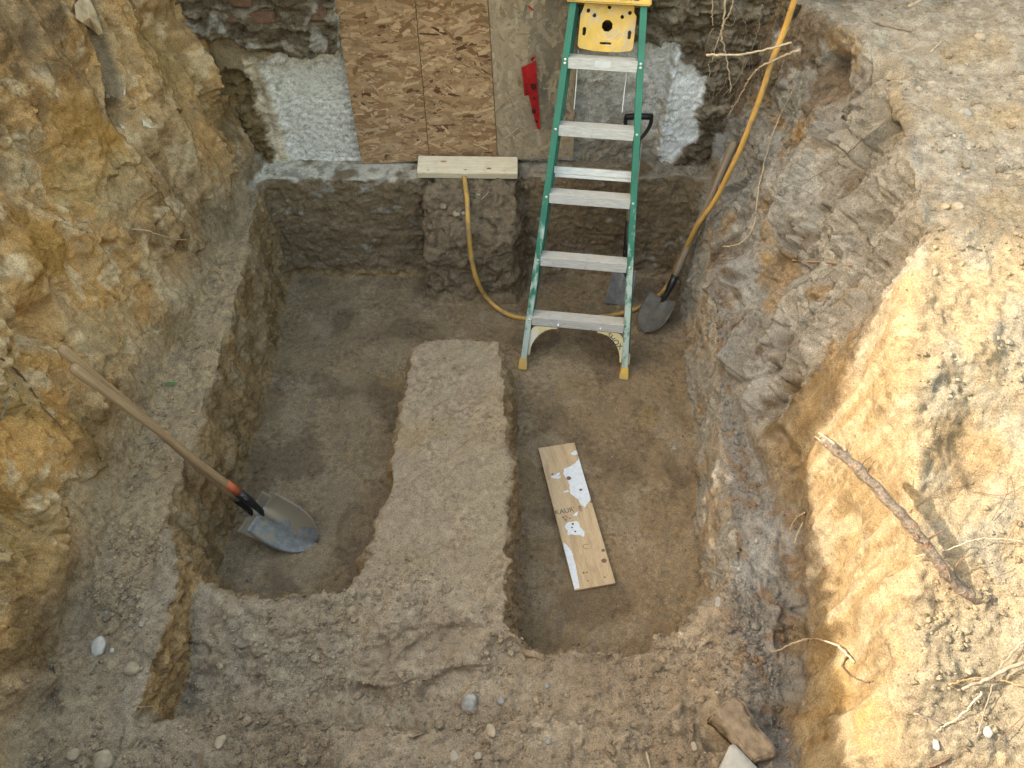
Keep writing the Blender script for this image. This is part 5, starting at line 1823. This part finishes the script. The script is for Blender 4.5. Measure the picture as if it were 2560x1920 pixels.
# left bank
lone('root', [(328, 574, .01), (365, 576, .03), (400, 587, .04), (440, 598, .04), (468, 600, .04)], .003, .0018, M_ROOTP, 'thin pale root poking out of the left clay bank', 'root')
lone('root', [(385, 590, .01), (420, 612, .03), (440, 622, .03)], .0018, .001, M_ROOTG, 'short fine root below the pale one on the left bank', 'root')
lone('twig', [(40, 958, .02), (20, 1000, .02), (0, 1050, .02)], .004, .003, M_ROOTG, 'grey-brown twig on the left bank at the frame edge', 'twig')
lone('twig', [(0, 895, .01), (40, 925, .012), (80, 975, .012), (110, 1020, .012), (155, 1070, .01)], .004, .002, M_TWIG, 'long dark root running down the left bank left of the shovel handles', 'root')
lone('twig', [(1142, 485, .012), (1170, 487, .012), (1190, 492, .012), (1206, 508, .01)], .002, .0014, M_ROOTG, 'curved dry twig on the soil block beside the hose', 'twig', wob=.0006)
lone('twig', [(1222, 480, .012), (1202, 500, .01)], .0022, .002, M_ROOTP, 'short straight dry twig on the soil block', 'twig', wob=.0005)
lone('twig', [(348, 1768, .015), (370, 1766, .02), (392, 1765, .015)], .0016, .0012, M_ROOTP, 'fine pale root across the foot of the orange step', 'root', wob=.0006)
lone('twig', [(1615, 1880, .012), (1622, 1905, .015), (1626, 1925, .015)], .004, .003, M_ROOTP, 'pale straw stuck in the soil at the bottom edge', 'twig', wob=.0006)

# green leaf on the left ledge
q = hit(430, 961, .004)
b = MB()
for i in range(7):
    t = i / 6
    w_ = .0075 * math.sin(math.pi * (.08 + .9 * t))
    b.v += [(-.024 + .048 * t, -w_, .003 * math.sin(3 * t)), (-.024 + .048 * t, w_, .003 + .003 * math.sin(3 * t))]
for i in range(6): b.f.append((2 * i, 2 * i + 2, 2 * i + 3, 2 * i + 1))
lf = b.build('leaf', simple('green_leaf', (.07, .18, .03), .5), smooth=True)
lf.location = q + Vector((0, 0, .004))
lf.rotation_euler = (.2, .1, .2)
tag(lf, 'single small green leaf on the left ledge', 'leaf')

# thin pale shards of the old pipe in the clay bank
M_SHARD = simple('pipe_shard', (.46, .36, .24), .75, var=.3, scale=30, bumpd=.003)
M_SHARDW = simple('pale_shard', (.62, .58, .52), .7, var=.12, scale=40)


def shard(uv, off_, m_, lab, bulge=.02):
    P = [hit(u, v, off_) for u, v in uv]
    cen_ = sum(P, Vector()) / len(P)
    toc = (Vector(CAMV) - cen_).normalized()
    b_ = MB()
    N_ = len(P)
    cpt = cen_ + toc * bulge
    b_.v = [tuple(q_ - cen_) for q_ in P] + [tuple(cpt - cen_)] + [tuple(q_ - cen_ - toc * .004) for q_ in P] + [tuple(cpt - cen_ - toc * .004)]
    for i in range(N_):
        j = (i + 1) % N_
        b_.f += [(i, j, N_), (N_ + 1 + j, N_ + 1 + i, 2 * N_ + 1), (j, i, N_ + 1 + i, N_ + 1 + j)]
    o_ = b_.build('pipe_shard', m_, smooth=False)
    o_.location = cen_
    return tag(o_, lab, 'shard')


shard([(186, 12), (205, -12), (222, -8), (240, 30), (254, 70), (257, 84), (246, 88), (225, 70), (205, 56), (190, 46)], .03, M_SHARD, 'curved tan shard of old pipe at the top of the left bank', .025)
shard([(356, 298), (366, 306), (378, 315), (390, 318), (376, 320), (362, 314), (358, 316)], .012, M_SHARDW, 'thin white shard right below the old pipe hole', .004)
shard([(298, 308), (308, 314), (313, 320), (306, 322)], .010, M_SHARDW, 'small white shard left below the old pipe hole', .004)
shard([(310, 222), (314, 226), (313, 238), (308, 236)], .008, M_SHARDW, 'tiny white shard beside the old pipe hole', .003)

# ================================================================== ADDED TO CAST THE SHADE (unseen, left of the picture)
M_NBW = simple('shade_house_paint', (.68, .65, .60), .7, var=.08, scale=3)
M_ROOF = simple('roof_felt', (.10, .09, .085), .9, var=.2, scale=20)
M_GLASS = simple('window_glass', (.05, .06, .07), .08, var=.1)
nb = empty('shade_house', Matrix.Translation((-9.5, 7.0, 1.6)))  # unseen house, added to keep sun off the upper right ground
tag(nb, 'unseen pale two-storey house added left of the pit to cast shade', 'house')
MB().box(-2.5, 2.5, -4.86, 6, -.2, 7.4).build('wall', M_NBW, nb)
b = MB()
b.v = [(-3, -4.78, 7.41), (3, -4.78, 7.41), (3, 6.4, 7.41), (-3, 6.4, 7.41), (0, -4.78, 9.2), (0, 6.4, 9.2)]
b.f = [(0, 1, 4), (2, 3, 5), (1, 2, 5, 4), (3, 0, 4, 5), (0, 3, 2, 1)]
b.build('roof', M_ROOF, nb)
for (yy, zz) in ((-3, 1), (0, 1), (3, 1), (-3, 4.2), (0, 4.2), (3, 4.2)):
    f_ = MB().box(2.5, 2.56, yy - .55, yy + .55, zz, zz + 1.4).build('window', M_NBW, nb)
    MB().box(2.561, 2.575, yy - .46, yy + .46, zz + .08, zz + 1.32).build('pane', M_GLASS, f_)

# added leafy mass, unseen, with an uneven top that gives the sloping edge of the shade
M_LEAF = simple('hedge_leaf', (.045, .10, .022), .6, var=.4, scale=6)
M_STEM = simple('hedge_stem', (.10, .07, .05), .9)
hed = empty('shade_hedge', Matrix.Translation((-2.75, 0.4, 2.0)))
tag(hed, 'unseen leafy screen added left of the pit to shape its shade', 'shade_hedge')


def hedge_top(yv):
    return np.interp(yv, [-3, .6, 1.54, 1.74, 1.85, 2.04, 2.3, 2.9], [3.30, 3.32, 3.34, 3.46, 3.96, 4.34, 5.0, 5.4])


NL = 26000
lx = RNG.uniform(-.42, .42, NL)
ly = RNG.uniform(-3.0, 2.9, NL)
lt_ = hedge_top(ly)
lz = 1.9 + (lt_ - 1.9) * RNG.beta(2.2, 1.0, NL)
lx *= np.sqrt(np.clip(1 - ((lz - 1.9) / (lt_ - 1.9 + .02)) ** 6, .05, 1))
lz += np.where(RNG.random(NL) < .03, RNG.exponential(.06, NL), 0)
pos = np.stack([lx, ly - .4, lz - 2.0], 1)
a1 = RNG.normal(size=(NL, 3))
a1 /= np.linalg.norm(a1, axis=1)[:, None]
a2 = np.cross(a1, RNG.normal(size=(NL, 3)))
a2 /= np.linalg.norm(a2, axis=1)[:, None]
ls = RNG.uniform(.03, .055, NL)[:, None]
q4 = np.stack([pos - a1 * ls, pos + a2 * ls * .45, pos + a1 * ls, pos - a2 * ls * .45], 1)
lme = np_mesh('foliage', q4.reshape(-1, 3), np.arange(NL * 4).reshape(-1, 4), smooth=False)
lme.materials.append(M_LEAF)
fo = link(bpy.data.objects.new('foliage', lme), hed)
fo['kind'] = 'stuff'
for yv in np.arange(-2.8, 2.9, .45):
    MB().tube([(0, yv - .4, -.1), (random.uniform(-.05, .05), yv - .4, .5), (random.uniform(-.1, .1), yv - .4 + random.uniform(-.1, .1), float(hedge_top(yv)) - 2.25)], [.03, .022, .008], 6).build('stem', M_STEM, hed)
